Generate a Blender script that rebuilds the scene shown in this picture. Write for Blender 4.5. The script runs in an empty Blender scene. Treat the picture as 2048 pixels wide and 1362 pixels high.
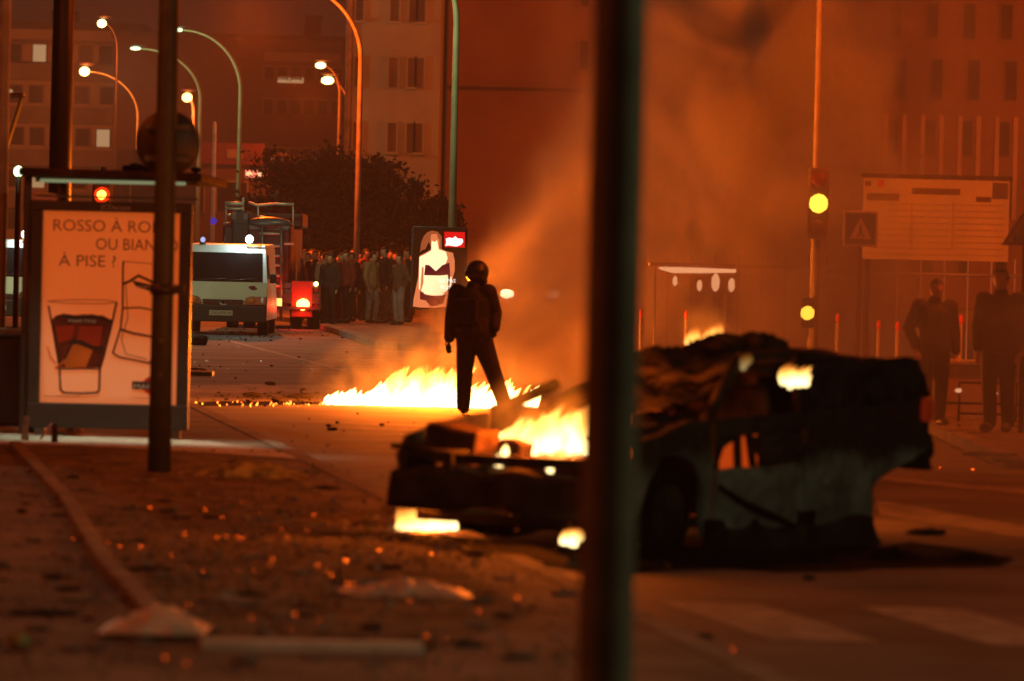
import bpy, bmesh, math, random
from mathutils import Vector, Matrix, noise
random.seed(7)
R = math.radians
sc = bpy.context.scene
C = sc.collection
# ------------------------------------------------------------------ camera
F = 9743.0                      # focal length in pixels of a 2048-wide picture
PITCH, ROLL, CAMZ = 164/9743.0, 0.0227, 1.77
cp, sp, ct, st = math.cos(PITCH), math.sin(PITCH), math.cos(ROLL), math.sin(ROLL)
FW = Vector((0, cp, -sp)); R0 = Vector((1, 0, 0)); U0 = Vector((0, sp, cp))
RT = ct*R0 + st*U0; UP = ct*U0 - st*R0
CAM = Vector((0, 0, CAMZ))
cd = bpy.data.cameras.new('camera'); cam = bpy.data.objects.new('camera', cd); C.objects.link(cam)
cd.sensor_width = 36; cd.lens = F*36/2048; cd.clip_start = 0.5; cd.clip_end = 4000
cd.dof.use_dof = True; cd.dof.focus_distance = 88; cd.dof.aperture_fstop = 3.0; cd.dof.aperture_blades = 0
m3 = Matrix((RT, UP, -FW)).transposed()
cam.matrix_world = Matrix.Translation(CAM) @ m3.to_4x4()
sc.camera = cam
def ray(px, py): return FW + RT*((px-1024)/F) + UP*((681-py)/F)
def P(px, py, d):
    r = ray(px, py); return CAM + r*(d/r.y)
def G(px, py, z=0.0):
    r = ray(px, py); return CAM + r*((z-CAMZ)/r.z)
# ------------------------------------------------------------------ world, exposure
w = bpy.data.worlds.new("World"); sc.world = w; w.use_nodes = True
bg = w.node_tree.nodes['Background']
bg.inputs[0].default_value = (0.04, 0.010, 0.005, 1); bg.inputs[1].default_value = 0.6
sc.view_settings.view_transform = 'Standard'; sc.view_settings.look = 'None'
sc.view_settings.gamma = 1; sc.view_settings.exposure = 0.12; sc.view_settings.use_curve_mapping = False
sc.render.engine = 'CYCLES'
cy = sc.cycles
cy.use_denoising = True; cy.denoiser = 'OPENIMAGEDENOISE'; cy.denoising_prefilter = 'ACCURATE'
cy.max_bounces = 6; cy.diffuse_bounces = 2; cy.glossy_bounces = 3; cy.transmission_bounces = 4; cy.volume_bounces = 1
cy.transparent_max_bounces = 24; cy.volume_max_steps = 128; cy.sample_clamp_indirect = 3; cy.sample_clamp_direct = 0
cy.caustics_reflective = False; cy.caustics_refractive = False
# ------------------------------------------------------------------ lamps (the light itself)
SOD = (1, 0.098, 0.003); FIRE = (1, 0.15, 0.006); COOL = (0.85, 0.95, 0.5); WALLC = (1, 0.16, 0.025)
LK = {'lamp_light': .22, 'fire_light': 6.8, 'mast_light': .4}
def light(name, loc, col, W, rad=0.15, parent=None, spot=None, aim=None):
    l = bpy.data.lights.new(name, 'SPOT' if spot else 'POINT'); l.color = col; l.energy = W*LK.get(name, 1); l.shadow_soft_size = rad
    o = bpy.data.objects.new(name, l); C.objects.link(o); o.location = loc
    if spot:
        l.spot_size = R(spot); l.spot_blend = 0.5
        o.rotation_euler = (Vector(aim)-Vector(loc)).to_track_quat('-Z', 'Y').to_euler()
    if parent: o.parent = parent
    return o
# ------------------------------------------------------------------ materials
def mat(name, col, rough=0.8, metal=0.0, var=0.25, scale=3.0, bump=0.0, col2=None, emit=None, es=0.0, alpha=None, spec=0.5, detail=6, bscale=None, trans=0):
    m = bpy.data.materials.new(name); m.use_nodes = True; nt = m.node_tree; N = nt.nodes; L = nt.links
    b = N['Principled BSDF']; b.inputs['Roughness'].default_value = rough; b.inputs['Metallic'].default_value = metal
    b.inputs['Specular IOR Level'].default_value = spec
    tc = N.new('ShaderNodeTexCoord')
    nz = N.new('ShaderNodeTexNoise'); nz.inputs['Scale'].default_value = scale; nz.inputs['Detail'].default_value = detail
    L.new(tc.outputs['Object'], nz.inputs['Vector'])
    cr = N.new('ShaderNodeValToRGB')
    c2 = col2 or tuple(c*(1-var) for c in col); c1 = col if col2 else tuple(min(1, c*(1+var)) for c in col)
    cr.color_ramp.elements[0].position = 0.35; cr.color_ramp.elements[0].color = (*c2, 1)
    cr.color_ramp.elements[1].position = 0.65; cr.color_ramp.elements[1].color = (*c1, 1)
    L.new(nz.outputs['Fac'], cr.inputs['Fac']); L.new(cr.outputs['Color'], b.inputs['Base Color'])
    if bump:
        bp = N.new('ShaderNodeBump'); bp.inputs['Strength'].default_value = bump
        if bscale:
            n2 = N.new('ShaderNodeTexNoise'); n2.inputs['Scale'].default_value = bscale; n2.inputs['Detail'].default_value = 8
            L.new(tc.outputs['Object'], n2.inputs['Vector']); L.new(n2.outputs['Fac'], bp.inputs['Height'])
        else: L.new(nz.outputs['Fac'], bp.inputs['Height'])
        L.new(bp.outputs['Normal'], b.inputs['Normal'])
    if emit:
        b.inputs['Emission Color'].default_value = (*emit, 1); b.inputs['Emission Strength'].default_value = es
    if trans: b.inputs['Transmission Weight'].default_value = trans
    return m
def emis(name, col, s):
    m = bpy.data.materials.new(name); m.use_nodes = True; N = m.node_tree.nodes; L = m.node_tree.links
    N.remove(N['Principled BSDF']); e = N.new('ShaderNodeEmission'); e.inputs[0].default_value = (*col, 1); e.inputs[1].default_value = s
    L.new(e.outputs[0], N['Material Output'].inputs[0]); return m
M = {}
M['asphalt'] = mat('asphalt', (0.13, 0.12, 0.11), 0.75, spec=.12, var=0.35, scale=0.7, bump=0.35, bscale=30, detail=10)
M['paving'] = mat('paving', (0.15, 0.13, 0.11), 0.85, spec=.12, var=0.35, scale=1.6, bump=0.5, bscale=14, detail=10)
M['dirt'] = mat('dirt', (0.13, 0.11, 0.08), 0.95, spec=.1, var=0.6, scale=5, bump=1.0, bscale=18, detail=12)
M['kerb'] = mat('kerb_stone', (0.2, 0.18, 0.15), 0.85, spec=.15, var=0.3, scale=2.5, bump=0.4)
M['strip_of_light'] = mat('painted_light_strip', (0.42, 0.44, 0.42), 0.7, var=0.25, scale=7, bump=0.3)
M['paint'] = mat('road_paint', (0.42, 0.36, 0.28), 0.7, spec=.15, scale=5, col2=(0.2, 0.18, 0.14), detail=12)
M['paintw'] = mat('worn_paint', (0.34, 0.31, 0.27), 0.7, spec=.15, scale=4, col2=(0.14, 0.13, 0.12), detail=12)
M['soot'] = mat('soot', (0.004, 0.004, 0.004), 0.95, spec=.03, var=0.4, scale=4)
M['dpole'] = mat('green_black_paint', (0.05, 0.056, 0.036), 0.55, var=0.2, scale=9)
M['npole'] = mat('near_pole_paint', (0.15, 0.15, 0.11), 0.5, var=0.25, scale=5)
M['galv'] = mat('galvanised', (0.16, 0.15, 0.12), 0.6, metal=0.1, var=0.12, scale=2)
M['grpole'] = mat('grey_green_pole', (0.20, 0.23, 0.13), 0.6, var=0.15, scale=2)
M['wall1'] = mat('pale_render', (0.30, 0.26, 0.22), 0.9, var=0.15, scale=0.3)
M['wall1d'] = mat('balcony_concrete', (0.16, 0.15, 0.135), 0.9, var=0.2, scale=0.5)
M['wall2'] = mat('brown_render', (0.08, 0.05, 0.04), 0.9, var=0.15, scale=0.2)
M['wall3'] = mat('olive_render', (0.30, 0.31, 0.22), 0.9, var=0.2, scale=0.3)
M['wall4'] = mat('red_render', (0.22, 0.14, 0.10), 0.9, var=0.2, scale=0.3)
M['panelw'] = mat('ribbed_panel', (0.5, 0.42, 0.38), 0.8, var=0.2, scale=0.4)
M['roof'] = mat('roof_dark', (0.05, 0.04, 0.035), 0.9)
M['wind'] = mat('dark_window', (0.02, 0.016, 0.016), 0.5, spec=.15, var=0.3, scale=1)
M['wind2'] = mat('dim_window', (0.14, 0.11, 0.08), 0.6, spec=.1, var=.5, scale=.35)
M['wind3'] = mat('brown_dark_window', (0.03, 0.02, 0.016), 0.6, spec=.1)  # dark brown panes
M['winlit'] = emis('lit_window', (1, 0.42, 0.12), 0.42)
M['winlit2'] = emis('lit_window_pale', (1, 0.6, 0.28), 0.36)
M['lampy'] = emis('lamp_yellow', (1, 0.72, 0.22), 7)
M['lampo'] = emis('lamp_orange', (1, 0.45, 0.10), 9)
M['lampg'] = emis('lamp_greenwhite', (0.75, 1, 0.55), 2.6)
M['lampw'] = emis('lamp_white', (0.8, 0.95, 1), 9)
M['sigcase'] = mat('signal_case', (0.2, 0.16, 0.11), .8, spec=.1)  # case given a smoke tone so it fades as if hazed
M['amber'] = emis('amber_light', (1, 0.50, 0.04), 4.5)
M['redl'] = emis('red_light', (1, 0.05, 0.02), 4.5)
M['redlcore'] = emis('red_light_core', (1, 0.55, 0.06), 5)
M['brake'] = emis('brake_light', (1, 0.42, 0.06), 12)
M['whitev'] = mat('white_van_paint', (0.62, 0.64, 0.55), 0.35, var=0.06, scale=2)
M['blackpl'] = mat('black_plastic', (0.02, 0.02, 0.022), 0.5, var=0.3)
M['glass'] = mat('dark_glass', (0.015, 0.013, 0.012), 0.06, var=0.2, spec=0.8)
M['rubber'] = mat('rubber', (0.012, 0.012, 0.012), 0.8)
M['plate'] = mat('plate_face', (0.45, 0.42, 0.33), 0.6, var=0.05)
M['dark'] = mat('dark_marking', (0.03, 0.02, 0.018), 0.7)
M['chrome'] = mat('lamp_chrome', (0.5, 0.5, 0.5), 0.15, metal=0.9, var=0.1)
M['orangel'] = mat('orange_lens', (0.6, 0.2, 0.05), 0.2, var=0.1)
M['fengine'] = mat('fire_red_paint', (0.07, 0.008, 0.006), 0.4, var=0.15)
M['metalgrey'] = mat('grey_metal', (0.12, 0.12, 0.13), 0.4, metal=0.5, var=0.2)
M['metalpale'] = mat('pale_metal', (0.5, 0.48, 0.42), 0.4, metal=0.3, var=0.2)
M['frame'] = mat('shelter_frame_paint', (0.035, 0.03, 0.028), 0.45, var=0.2)
M['steel'] = mat('shelter_steel', (0.13, 0.14, 0.13), 0.5, metal=0.3, var=0.15)
M['clear'] = mat('clear_glass', (0.8, 0.85, 0.8), 0.05, var=0.02, trans=1.0)
M['bin'] = mat('bin_plastic', (0.016, 0.018, 0.022), 0.6)
M['bag'] = mat('white_plastic_bag', (0.7, 0.68, 0.6), 0.4, var=0.1, scale=8)
M['bago'] = mat('pale_plastic_sheet', (0.55, 0.45, 0.35), 0.5, var=0.25, scale=6)
M['cloth'] = mat('greenish_cloth', (0.42, 0.40, 0.15), 0.9, scale=9, col2=(0.05, 0.055, 0.02))
M['skin'] = mat('skin', (0.55, 0.32, 0.2), 0.6, var=0.1, scale=5)
M['hair'] = mat('dark_hair', (0.02, 0.014, 0.01), 0.7)
M['navy'] = mat('dark_riot_cloth', (0.018, 0.016, 0.018), 0.8, var=0.3, scale=12, bump=0.4)
M['helm'] = mat('helmet_shell', (0.015, 0.014, 0.015), 0.45, var=0.2)
M['leaf'] = mat('dark_leaf', (0.022, 0.022, 0.01), 0.85, var=0.4, scale=0.7)
M['bark'] = mat('bark', (0.06, 0.045, 0.03), 0.95)
M['board'] = mat('board_face', (0.50, 0.47, 0.40), 0.6, var=0.08, scale=2)
M['bluesign'] = mat('sign_blue', (0.035, 0.04, 0.16), 0.5, var=0.1)
M['signwhite'] = mat('sign_white', (0.5, 0.47, 0.42), 0.5, var=0.05)
M['signred'] = mat('sign_red', (0.22, 0.02, 0.015), 0.5, var=0.05)
M['redrefl'] = mat('red_reflector', (0.6, 0.02, 0.01), 0.3, var=0.1, emit=(1, 0.02, 0.0), es=0.35)  # emission stands in for light thrown back by the reflector
M['fencew'] = mat('fence_pale_metal', (0.85, 0.85, 0.9), 0.4, metal=0.3, var=0.2, scale=1)
M['lowwall'] = mat('low_wall_render', (0.5, 0.42, 0.34), 0.9, var=0.2, scale=2)
M['lowcap'] = mat('low_wall_cap', (0.5, 0.48, 0.42), 0.7, var=0.2, scale=3)
M['debris'] = mat('charred_debris', (0.014, 0.012, 0.011), 0.9, var=0.4)
M['debrisp'] = mat('pale_debris', (0.25, 0.21, 0.16), 0.7, var=0.4, scale=9)
M['shard'] = mat('glass_shard', (0.34, 0.3, 0.24), 0.3, metal=1.0, var=0.4)
# burnt paint: teal-grey low down on the car, charred higher up, with a ragged edge of its own
def burnt(name, base=(0.17, 0.19, 0.18), h0=0.50, h1=0.62):
    m = mat(name, base, 0.65, var=0.35, scale=3, bump=0.3, spec=0.2); nt = m.node_tree; N = nt.nodes; L = nt.links; b = N['Principled BSDF']
    src = b.inputs['Base Color'].links[0].from_socket
    tc = N.new('ShaderNodeTexCoord'); sx = N.new('ShaderNodeSeparateXYZ'); L.new(tc.outputs['Object'], sx.inputs[0])
    nz = N.new('ShaderNodeTexNoise'); nz.inputs['Scale'].default_value = 2.2; nz.inputs['Detail'].default_value = 8; L.new(tc.outputs['Object'], nz.inputs[0])
    ad = N.new('ShaderNodeMath'); ad.operation = 'MULTIPLY_ADD'; ad.inputs[1].default_value = 0.35; L.new(nz.outputs['Fac'], ad.inputs[0]); L.new(sx.outputs['Z'], ad.inputs[2])
    mr = N.new('ShaderNodeMapRange'); mr.inputs['From Min'].default_value = h0+0.17; mr.inputs['From Max'].default_value = h1+0.17; L.new(ad.outputs[0], mr.inputs['Value'])
    mx = N.new('ShaderNodeMix'); mx.data_type = 'RGBA'; L.new(mr.outputs[0], mx.inputs['Factor']); L.new(src, mx.inputs['A'])
    mx.inputs['B'].default_value = (0.03, 0.022, 0.016, 1); L.new(mx.outputs['Result'], b.inputs['Base Color'])
    return m
M['burntpaint'] = burnt('burnt_teal_paint')
M['char'] = mat('charred_metal', (0.026, 0.019, 0.014), 0.85, var=0.6, scale=5, bump=0.6, spec=0.15)
M['rust'] = mat('burnt_rust', (0.045, 0.025, 0.015), 0.85, var=0.5, scale=4, bump=0.6, spec=0.15)
def flame_mat(name, strength, zmax, soft=0.72):
    m = bpy.data.materials.new(name); m.use_nodes = True; nt = m.node_tree; N = nt.nodes; L = nt.links; N.remove(N['Principled BSDF'])
    tc = N.new('ShaderNodeTexCoord'); sx = N.new('ShaderNodeSeparateXYZ'); L.new(tc.outputs['Object'], sx.inputs[0])
    mp = N.new('ShaderNodeMapping'); mp.inputs['Scale'].default_value = (7, 7, 2.5); L.new(tc.outputs['Object'], mp.inputs[0])
    nz = N.new('ShaderNodeTexNoise'); nz.inputs['Scale'].default_value = 1; nz.inputs['Detail'].default_value = 4; L.new(mp.outputs[0], nz.inputs[0])
    hz = N.new('ShaderNodeMath'); hz.operation = 'DIVIDE'; L.new(sx.outputs['Z'], hz.inputs[0]); hz.inputs[1].default_value = zmax
    a = N.new('ShaderNodeMath'); a.operation = 'MULTIPLY_ADD'; L.new(nz.outputs['Fac'], a.inputs[0]); a.inputs[1].default_value = -1.1; L.new(hz.outputs[0], a.inputs[2])
    cr = N.new('ShaderNodeValToRGB'); L.new(a.outputs[0], cr.inputs[0])
    # a = height - 1.1*noise, about -0.6 at the base and +0.5 at a tip
    mr = N.new('ShaderNodeMapRange'); mr.inputs['From Min'].default_value = -0.55; mr.inputs['From Max'].default_value = 0.45; L.new(a.outputs[0], mr.inputs['Value'])
    L.new(mr.outputs[0], cr.inputs[0])
    e = cr.color_ramp.elements; e[0].position = 0.0; e[0].color = (1, 0.72, 0.30, 1); e[1].position = 1.0; e[1].color = (1, 0.15, 0.006, 1)
    k = cr.color_ramp.elements.new(0.5); k.color = (1, 0.46, 0.08, 1)
    ml = N.new('ShaderNodeMapRange'); ml.inputs['From Min'].default_value = 0.1; ml.inputs['From Max'].default_value = 1; ml.inputs['To Min'].default_value = strength; ml.inputs['To Max'].default_value = strength*0.09
    L.new(mr.outputs[0], ml.inputs['Value'])
    em = N.new('ShaderNodeEmission'); L.new(cr.outputs[0], em.inputs[0]); L.new(ml.outputs[0], em.inputs[1])
    tr = N.new('ShaderNodeBsdfTransparent')
    lw = N.new('ShaderNodeLayerWeight'); lw.inputs[0].default_value = 0.5
    fr = N.new('ShaderNodeMapRange'); fr.inputs['From Min'].default_value = 0.25; fr.inputs['From Max'].default_value = 0.25+soft; fr.inputs['To Min'].default_value = 1; fr.inputs['To Max'].default_value = 0
    L.new(lw.outputs['Facing'], fr.inputs['Value'])
    tp = N.new('ShaderNodeMapRange'); tp.inputs['From Min'].default_value = 0.55; tp.inputs['From Max'].default_value = 1.0; tp.inputs['To Min'].default_value = 0.85; tp.inputs['To Max'].default_value = 0.04
    L.new(mr.outputs[0], tp.inputs['Value'])
    mu = N.new('ShaderNodeMath'); mu.operation = 'MULTIPLY'; L.new(fr.outputs[0], mu.inputs[0]); L.new(tp.outputs[0], mu.inputs[1])
    mx = N.new('ShaderNodeMixShader'); L.new(mu.outputs[0], mx.inputs[0]); L.new(tr.outputs[0], mx.inputs[1]); L.new(em.outputs[0], mx.inputs[2])
    L.new(mx.outputs[0], N['Material Output'].inputs[0]); return m
# ------------------------------------------------------------------ mesh builder
class MB:
    def __init__(s): s.v = []; s.f = []; s.sm = []
    def add(s, vs, fs, smooth=False):
        o = len(s.v); s.v += [tuple(v) for v in vs]; s.f += [tuple(i+o for i in f) for f in fs]; s.sm += [smooth]*len(fs); return s
    def box(s, c, sz, rot=None, bev=0.0):
        bm = bmesh.new(); bmesh.ops.create_cube(bm, size=1)
        for v in bm.verts: v.co = Vector((v.co.x*sz[0], v.co.y*sz[1], v.co.z*sz[2]))
        if bev: bmesh.ops.bevel(bm, geom=bm.edges[:], offset=min(bev, min(sz)*0.45), segments=2, affect='EDGES', profile=0.5)
        mt = Matrix.Translation(c) @ (rot.to_4x4() if rot else Matrix())
        bmesh.ops.transform(bm, matrix=mt, verts=bm.verts); s.bm(bm); return s
    def bm(s, bm, smooth=False):
        bm.verts.index_update(); s.add([v.co.copy() for v in bm.verts], [[v.index for v in f.verts] for f in bm.faces], smooth); bm.free()
    def tube(s, pts, r, n=12, cap=True):
        pts = [Vector(p) for p in pts]; rs = r if isinstance(r, (list, tuple)) else [r]*len(pts); o = []; vs = []
        for i, p in enumerate(pts):
            t = (pts[min(i+1, len(pts)-1)]-pts[max(i-1, 0)]).normalized()
            a = t.cross(Vector((0, 1, 0)));
            if a.length < 0.1: a = t.cross(Vector((1, 0, 0)))
            a.normalize(); b = t.cross(a)
            for k in range(n):
                q = 2*math.pi*k/n; vs.append(p + rs[i]*(math.cos(q)*a+math.sin(q)*b))
        fs = [(i*n+k, i*n+(k+1) % n, (i+1)*n+(k+1) % n, (i+1)*n+k) for i in range(len(pts)-1) for k in range(n)]
        if cap: fs += [tuple(range(n))[::-1], tuple((len(pts)-1)*n+k for k in range(n))]
        s.add(vs, fs, True); return s
    def ball(s, c, r, sx=1, sy=1, sz=1, sub=2, jit=0.0, seed=0, nf=2.0):
        bm = bmesh.new(); bmesh.ops.create_icosphere(bm, subdivisions=sub, radius=1)
        for v in bm.verts:
            k = 1 + (jit*noise.noise(v.co*nf+Vector((seed, seed*1.7, 3))) if jit else 0)
            v.co = Vector((v.co.x*sx*r*k+c[0], v.co.y*sy*r*k+c[1], v.co.z*sz*r*k+c[2]))
        s.bm(bm, True); return s
    def prism(s, poly, y0, y1, axis='y'):
        """poly of (a, z) in the plane, extruded along the axis"""
        f = (lambda a, z, y: (a, y, z)) if axis == 'y' else (lambda a, z, y: (y, a, z)) if axis == 'x' else (lambda a, z, y: (a, z, y))
        n = len(poly); vs = [f(a, z, y0) for a, z in poly]+[f(a, z, y1) for a, z in poly]
        fs = [tuple(range(n)), tuple(range(2*n-1, n-1, -1))]+[(i, i+n, (i+1) % n+n, (i+1) % n) for i in range(n)]
        s.add(vs, fs); return s
    def build(s, name, m, parent=None, loc=None, bev=0):
        me = bpy.data.meshes.new(name); me.from_pydata(s.v, [], s.f); me.materials.append(m)
        me.polygons.foreach_set('use_smooth', s.sm)
        bm = bmesh.new(); bm.from_mesh(me); bmesh.ops.recalc_face_normals(bm, faces=bm.faces)
        if any(len(f.verts) > 4 for f in bm.faces): bmesh.ops.triangulate(bm, faces=[f for f in bm.faces if len(f.verts) > 4])
        bm.to_mesh(me); bm.free(); me.update()
        o = bpy.data.objects.new(name, me); C.objects.link(o)
        if loc is not None: o.location = loc
        if parent: o.parent = parent
        if bev:
            b = o.modifiers.new('b', 'BEVEL'); b.width = bev; b.segments = 2; b.limit_method = 'ANGLE'
        return o
def tag(o, label, cat, group=None, kind=None):
    if label: o['label'] = label
    if cat: o['category'] = cat
    if group: o['group'] = group
    if kind: o['kind'] = kind
    return o
def thing(name, label, cat, loc=(0, 0, 0), rz=0, group=None, sc_=1):
    o = bpy.data.objects.new(name, None); C.objects.link(o); o.location = loc; o.rotation_euler = (0, 0, rz); o.empty_display_size = 0.2
    if sc_ != 1: o.scale = (sc_,)*3
    return tag(o, label, cat, group)
def structure(name, mb, m, loc=None):
    o = mb.build(name, m, None, loc); o['kind'] = 'structure'; return o
def text(body, size, loc, m, name, parent=None, width=None, z=0.0, ext=0.0):
    cu = bpy.data.curves.new(name, 'FONT'); cu.body = body; cu.size = size; cu.extrude = ext; cu.resolution_u = 3
    t = bpy.data.objects.new(name, cu); C.objects.link(t); bpy.context.view_layer.update()
    me = bpy.data.meshes.new_from_object(t.evaluated_get(bpy.context.evaluated_depsgraph_get()))
    bpy.data.objects.remove(t)
    xs = [v.co.x for v in me.vertices]; x0, x1 = min(xs), max(xs); k = width/(x1-x0) if width else 1
    for v in me.vertices: v.co = Vector(((v.co.x-x0)*k, -v.co.z, v.co.y))
    me.materials.clear(); me.materials.append(m)
    o = bpy.data.objects.new(name, me); C.objects.link(o); o.location = loc
    if parent: o.parent = parent
    return o
def sheet(poly, z):     # flat polygon at height z from ground points
    mb = MB(); mb.add([(p[0], p[1], z) for p in poly], [tuple(range(len(poly)))]); return mb
# ================================================================== SETTING
KX = lambda y: 0.28 - 0.136*(y-26.0)          # x of the left kerb line at depth y
H1 = 0.10
mb = MB(); n = 40
mb.add([(-900, -20, 0), (900, -20, 0), (900, 1600, 0), (-900, 1600, 0)], [(0, 1, 2, 3)])
structure('road', mb, M['asphalt'])
mb = MB(); mb.prism([(-60, 4), (KX(4)-.15, 4), (KX(56)-.15, 56), (-8, 58.5), (-60, 59)], -0.4, H1, axis='z')
structure('pavement', mb, M['paving'])
mb = MB(); y = 4.0
while y < 56:
    a, b = KX(y), KX(y+.98)
    mb.prism([(a-.15, y), (a, y), (b, y+.98), (b-.15, y+.98)], -0.3, H1+.006, axis='z'); y += 1.0
structure('kerb', mb, M['kerb'])
# planting bed of bare earth with its low edging
bed = [G(210, 1130, H1), G(130, 1000, H1), G(30, 893, H1), (KX(41.5)-.5, 41.5), (KX(23)-.55, 23.0), G(860, 1303, H1), G(395, 1298, H1), G(330, 1262, H1)]
o = sheet([(p[0], p[1]) for p in bed], H1+.004); structure('bare_earth', o, M['dirt'])
def edging(a, b, mb, w=.10, h=.045):
    a = Vector(a[:2]); b = Vector(b[:2]); d = b-a; L_ = d.length; n = max(1, round(L_/1.0))
    for i in range(n):
        p = a+d*((i+.5)/n); q = Matrix.Rotation(math.atan2(d.y, d.x)+random.uniform(-.01, .01), 3, 'Z')
        mb.box((p.x, p.y, H1+h/2-.02), (L_/n-.02, w, h+.04), q, .012)
mb = MB(); edging(G(30, 893, H1), G(130, 1000, H1), mb); edging(G(130, 1000, H1), G(210, 1130, H1), mb); edging(G(210, 1130, H1), G(335, 1265, H1), mb)
tag(mb.build('stone_edging', M['kerb']), 'low stone edging running away along the left of the littered bare earth', 'edging'); mb = MB()
edging(G(395, 1298, H1), G(850, 1305, H1), mb)
tag(mb.build('stone_edging', M['lowcap']), 'low stone edging across the near end of the littered bare earth', 'edging')  # paler stone stands for light falling on its near face
# pale strip painted where a beam of white light falls beside the shelter
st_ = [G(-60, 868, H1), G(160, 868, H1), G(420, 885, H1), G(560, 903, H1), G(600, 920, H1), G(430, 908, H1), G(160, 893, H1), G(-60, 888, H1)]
structure('light_strip', sheet([(p[0], p[1]) for p in st_], H1+.008), M['strip_of_light'])
# far pavement with its pale kerb
fp = [G(612, 647), G(690, 671), G(760, 697)]; fa, fb, fc = fp
mb = MB(); mb.prism([(fa.x, fa.y), (fb.x, fb.y), (fc.x, fc.y), (2.0, 84), (26, 84), (26, 165), (fa.x-5, 165), (fa.x-1.2, 129)], -.4, .12, axis='z')
structure('pavement', mb, M['paving'])
mb = MB(); pts = [(fa.x-1.2, 129), (fa.x, fa.y), (fb.x, fb.y), (fc.x, fc.y), (2.0, 84), (26, 84)]
for a, b in zip(pts, pts[1:]):
    a = Vector(a); b = Vector(b); d = b-a; n = max(1, int(d.length)); q = Matrix.Rotation(math.atan2(d.y, d.x), 3, 'Z')
    for i in range(n):
        p = a+d*((i+.5)/n); mb.box((p.x, p.y, .065), (d.length/n-.02, .3, .135), q, .015)
structure('kerb', mb, M['kerb'])
# right pavement
mb = MB(); mb.prism([(4.55, 50.5), (4.5, 43.5), (6, 41), (30, 38), (30, 82), (4.9, 82)], -.4, .1, axis='z'); structure('pavement', mb, M['paving'])
mb = MB(); pts = [(4.9, 82), (4.55, 50.5), (4.5, 43.5), (6, 41), (12, 40)]
for a, b in zip(pts, pts[1:]):
    a = Vector(a); b = Vector(b); d = b-a; n = max(1, int(d.length)); q = Matrix.Rotation(math.atan2(d.y, d.x), 3, 'Z')
    for i in range(n):
        p = a+d*((i+.5)/n); mb.box((p.x, p.y, .055), (d.length/n-.02, .18, .118), q, .012)
structure('kerb', mb, M['kerb'])
# painted markings (thin sheets)
def mark(pxs, m, z=.004, name='road_marking'):
    ps = [G(*p) for p in pxs]; structure(name, sheet([(p.x, p.y) for p in ps], z), m)
for k in range(6):      # near crossing: bars that run along the street
    x0 = 1.12+k*1.02; yb, yt = 22.9, 25.3
    mb = sheet([(x0-.136*(yb-23)+.12, yb), (x0+.52-.136*(yb-23)+.12, yb), (x0+.52-.136*(yt-23), yt), (x0-.136*(yt-23), yt)], .004)
    structure('crossing_stripe', mb, M['paint'])
mark([(1750, 1000), (2100, 1062), (2100, 1085), (1760, 1030)], M['paintw']); mark([(1760, 952), (2100, 985), (2100, 995), (1762, 962)], M['paintw'])
mark([(1290, 1290), (1330, 1290), (1500, 1400), (1440, 1400)], M['paintw'])
for a, b in ((300, 385), (478, 560), (640, 700), (760, 830)):
    mark([(a, 768), (b-30, 769), (b+25, 784), (a+40, 783)], M['paint'])
mark([(200, 770), (900, 770), (900, 786), (200, 786)], M['paintw'], .002)
mark([(440, 679), (462, 681), (706, 744), (690, 744)], M['paintw']); mark([(706, 744), (722, 748), (860, 776), (842, 776)], M['paintw'])
for yy, m_ in ((717, 'paintw'), (731, 'paint'), (737, 'paintw'), (745, 'paintw')):
    mark([(200, yy-3), (700, yy+1), (1000, yy+5), (1000, yy+6.4), (700, yy+2.6), (200, yy-1.4)], M[m_], .003)
for k in range(3): mark([(560+k*120, 842+k*13), (1100, 858+k*11), (1100, 860+k*11), (560+k*120, 844+k*13)], M['paintw'], .003)
mark([(380, 806), (440, 803), (640, 804), (640, 809), (440, 812), (380, 812)], M['soot'], .004, 'scorch_and_shadow')
# scorched ground and the burnt car's shadow, both painted as black sheets
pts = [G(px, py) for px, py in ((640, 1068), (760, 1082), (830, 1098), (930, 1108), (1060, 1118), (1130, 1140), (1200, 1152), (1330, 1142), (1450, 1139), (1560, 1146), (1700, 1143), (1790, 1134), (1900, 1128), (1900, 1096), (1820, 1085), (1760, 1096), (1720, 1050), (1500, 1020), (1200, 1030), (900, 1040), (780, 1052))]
structure('scorch_and_shadow', sheet([(p.x, p.y) for p in pts], .007), M['soot'])
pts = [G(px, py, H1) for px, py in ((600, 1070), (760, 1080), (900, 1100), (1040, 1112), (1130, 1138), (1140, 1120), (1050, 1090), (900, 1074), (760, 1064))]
structure('scorch_and_shadow', sheet([(p.x, p.y) for p in pts], H1+.010), M['soot'])
mark([(1500, 1118), (1760, 1098), (1900, 1095), (2030, 1118), (2000, 1134), (1760, 1138), (1500, 1140)], M['soot'], .006, 'scorch_and_shadow')
# ================================================================== BUILDINGS
def H_(py, d, px=1024): return P(px, py, d).z
def window_at(par, x, y, z, wd, ht, m, sill=True, fm=None):
    f = MB(); t = .07
    f.box((x-wd/2-t/2, y-.05, z), (t, .12, ht+2*t)); f.box((x+wd/2+t/2, y-.05, z), (t, .12, ht+2*t)); f.box((x, y-.05, z+ht/2+t/2), (wd, .12, t))
    if sill: f.box((x, y-.12, z-ht/2-t/2), (wd+.2, .26, t+.03))
    o = f.build('window', fm or (M['wall3'] if sill else M['wall1d']), par)
    MB().add([(x-wd/2, y-.02, z-ht/2), (x+wd/2, y-.02, z-ht/2), (x+wd/2, y-.02, z+ht/2), (x-wd/2, y-.02, z+ht/2)], [(0, 1, 2, 3)]).build('pane', m, o)
    return o
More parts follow.
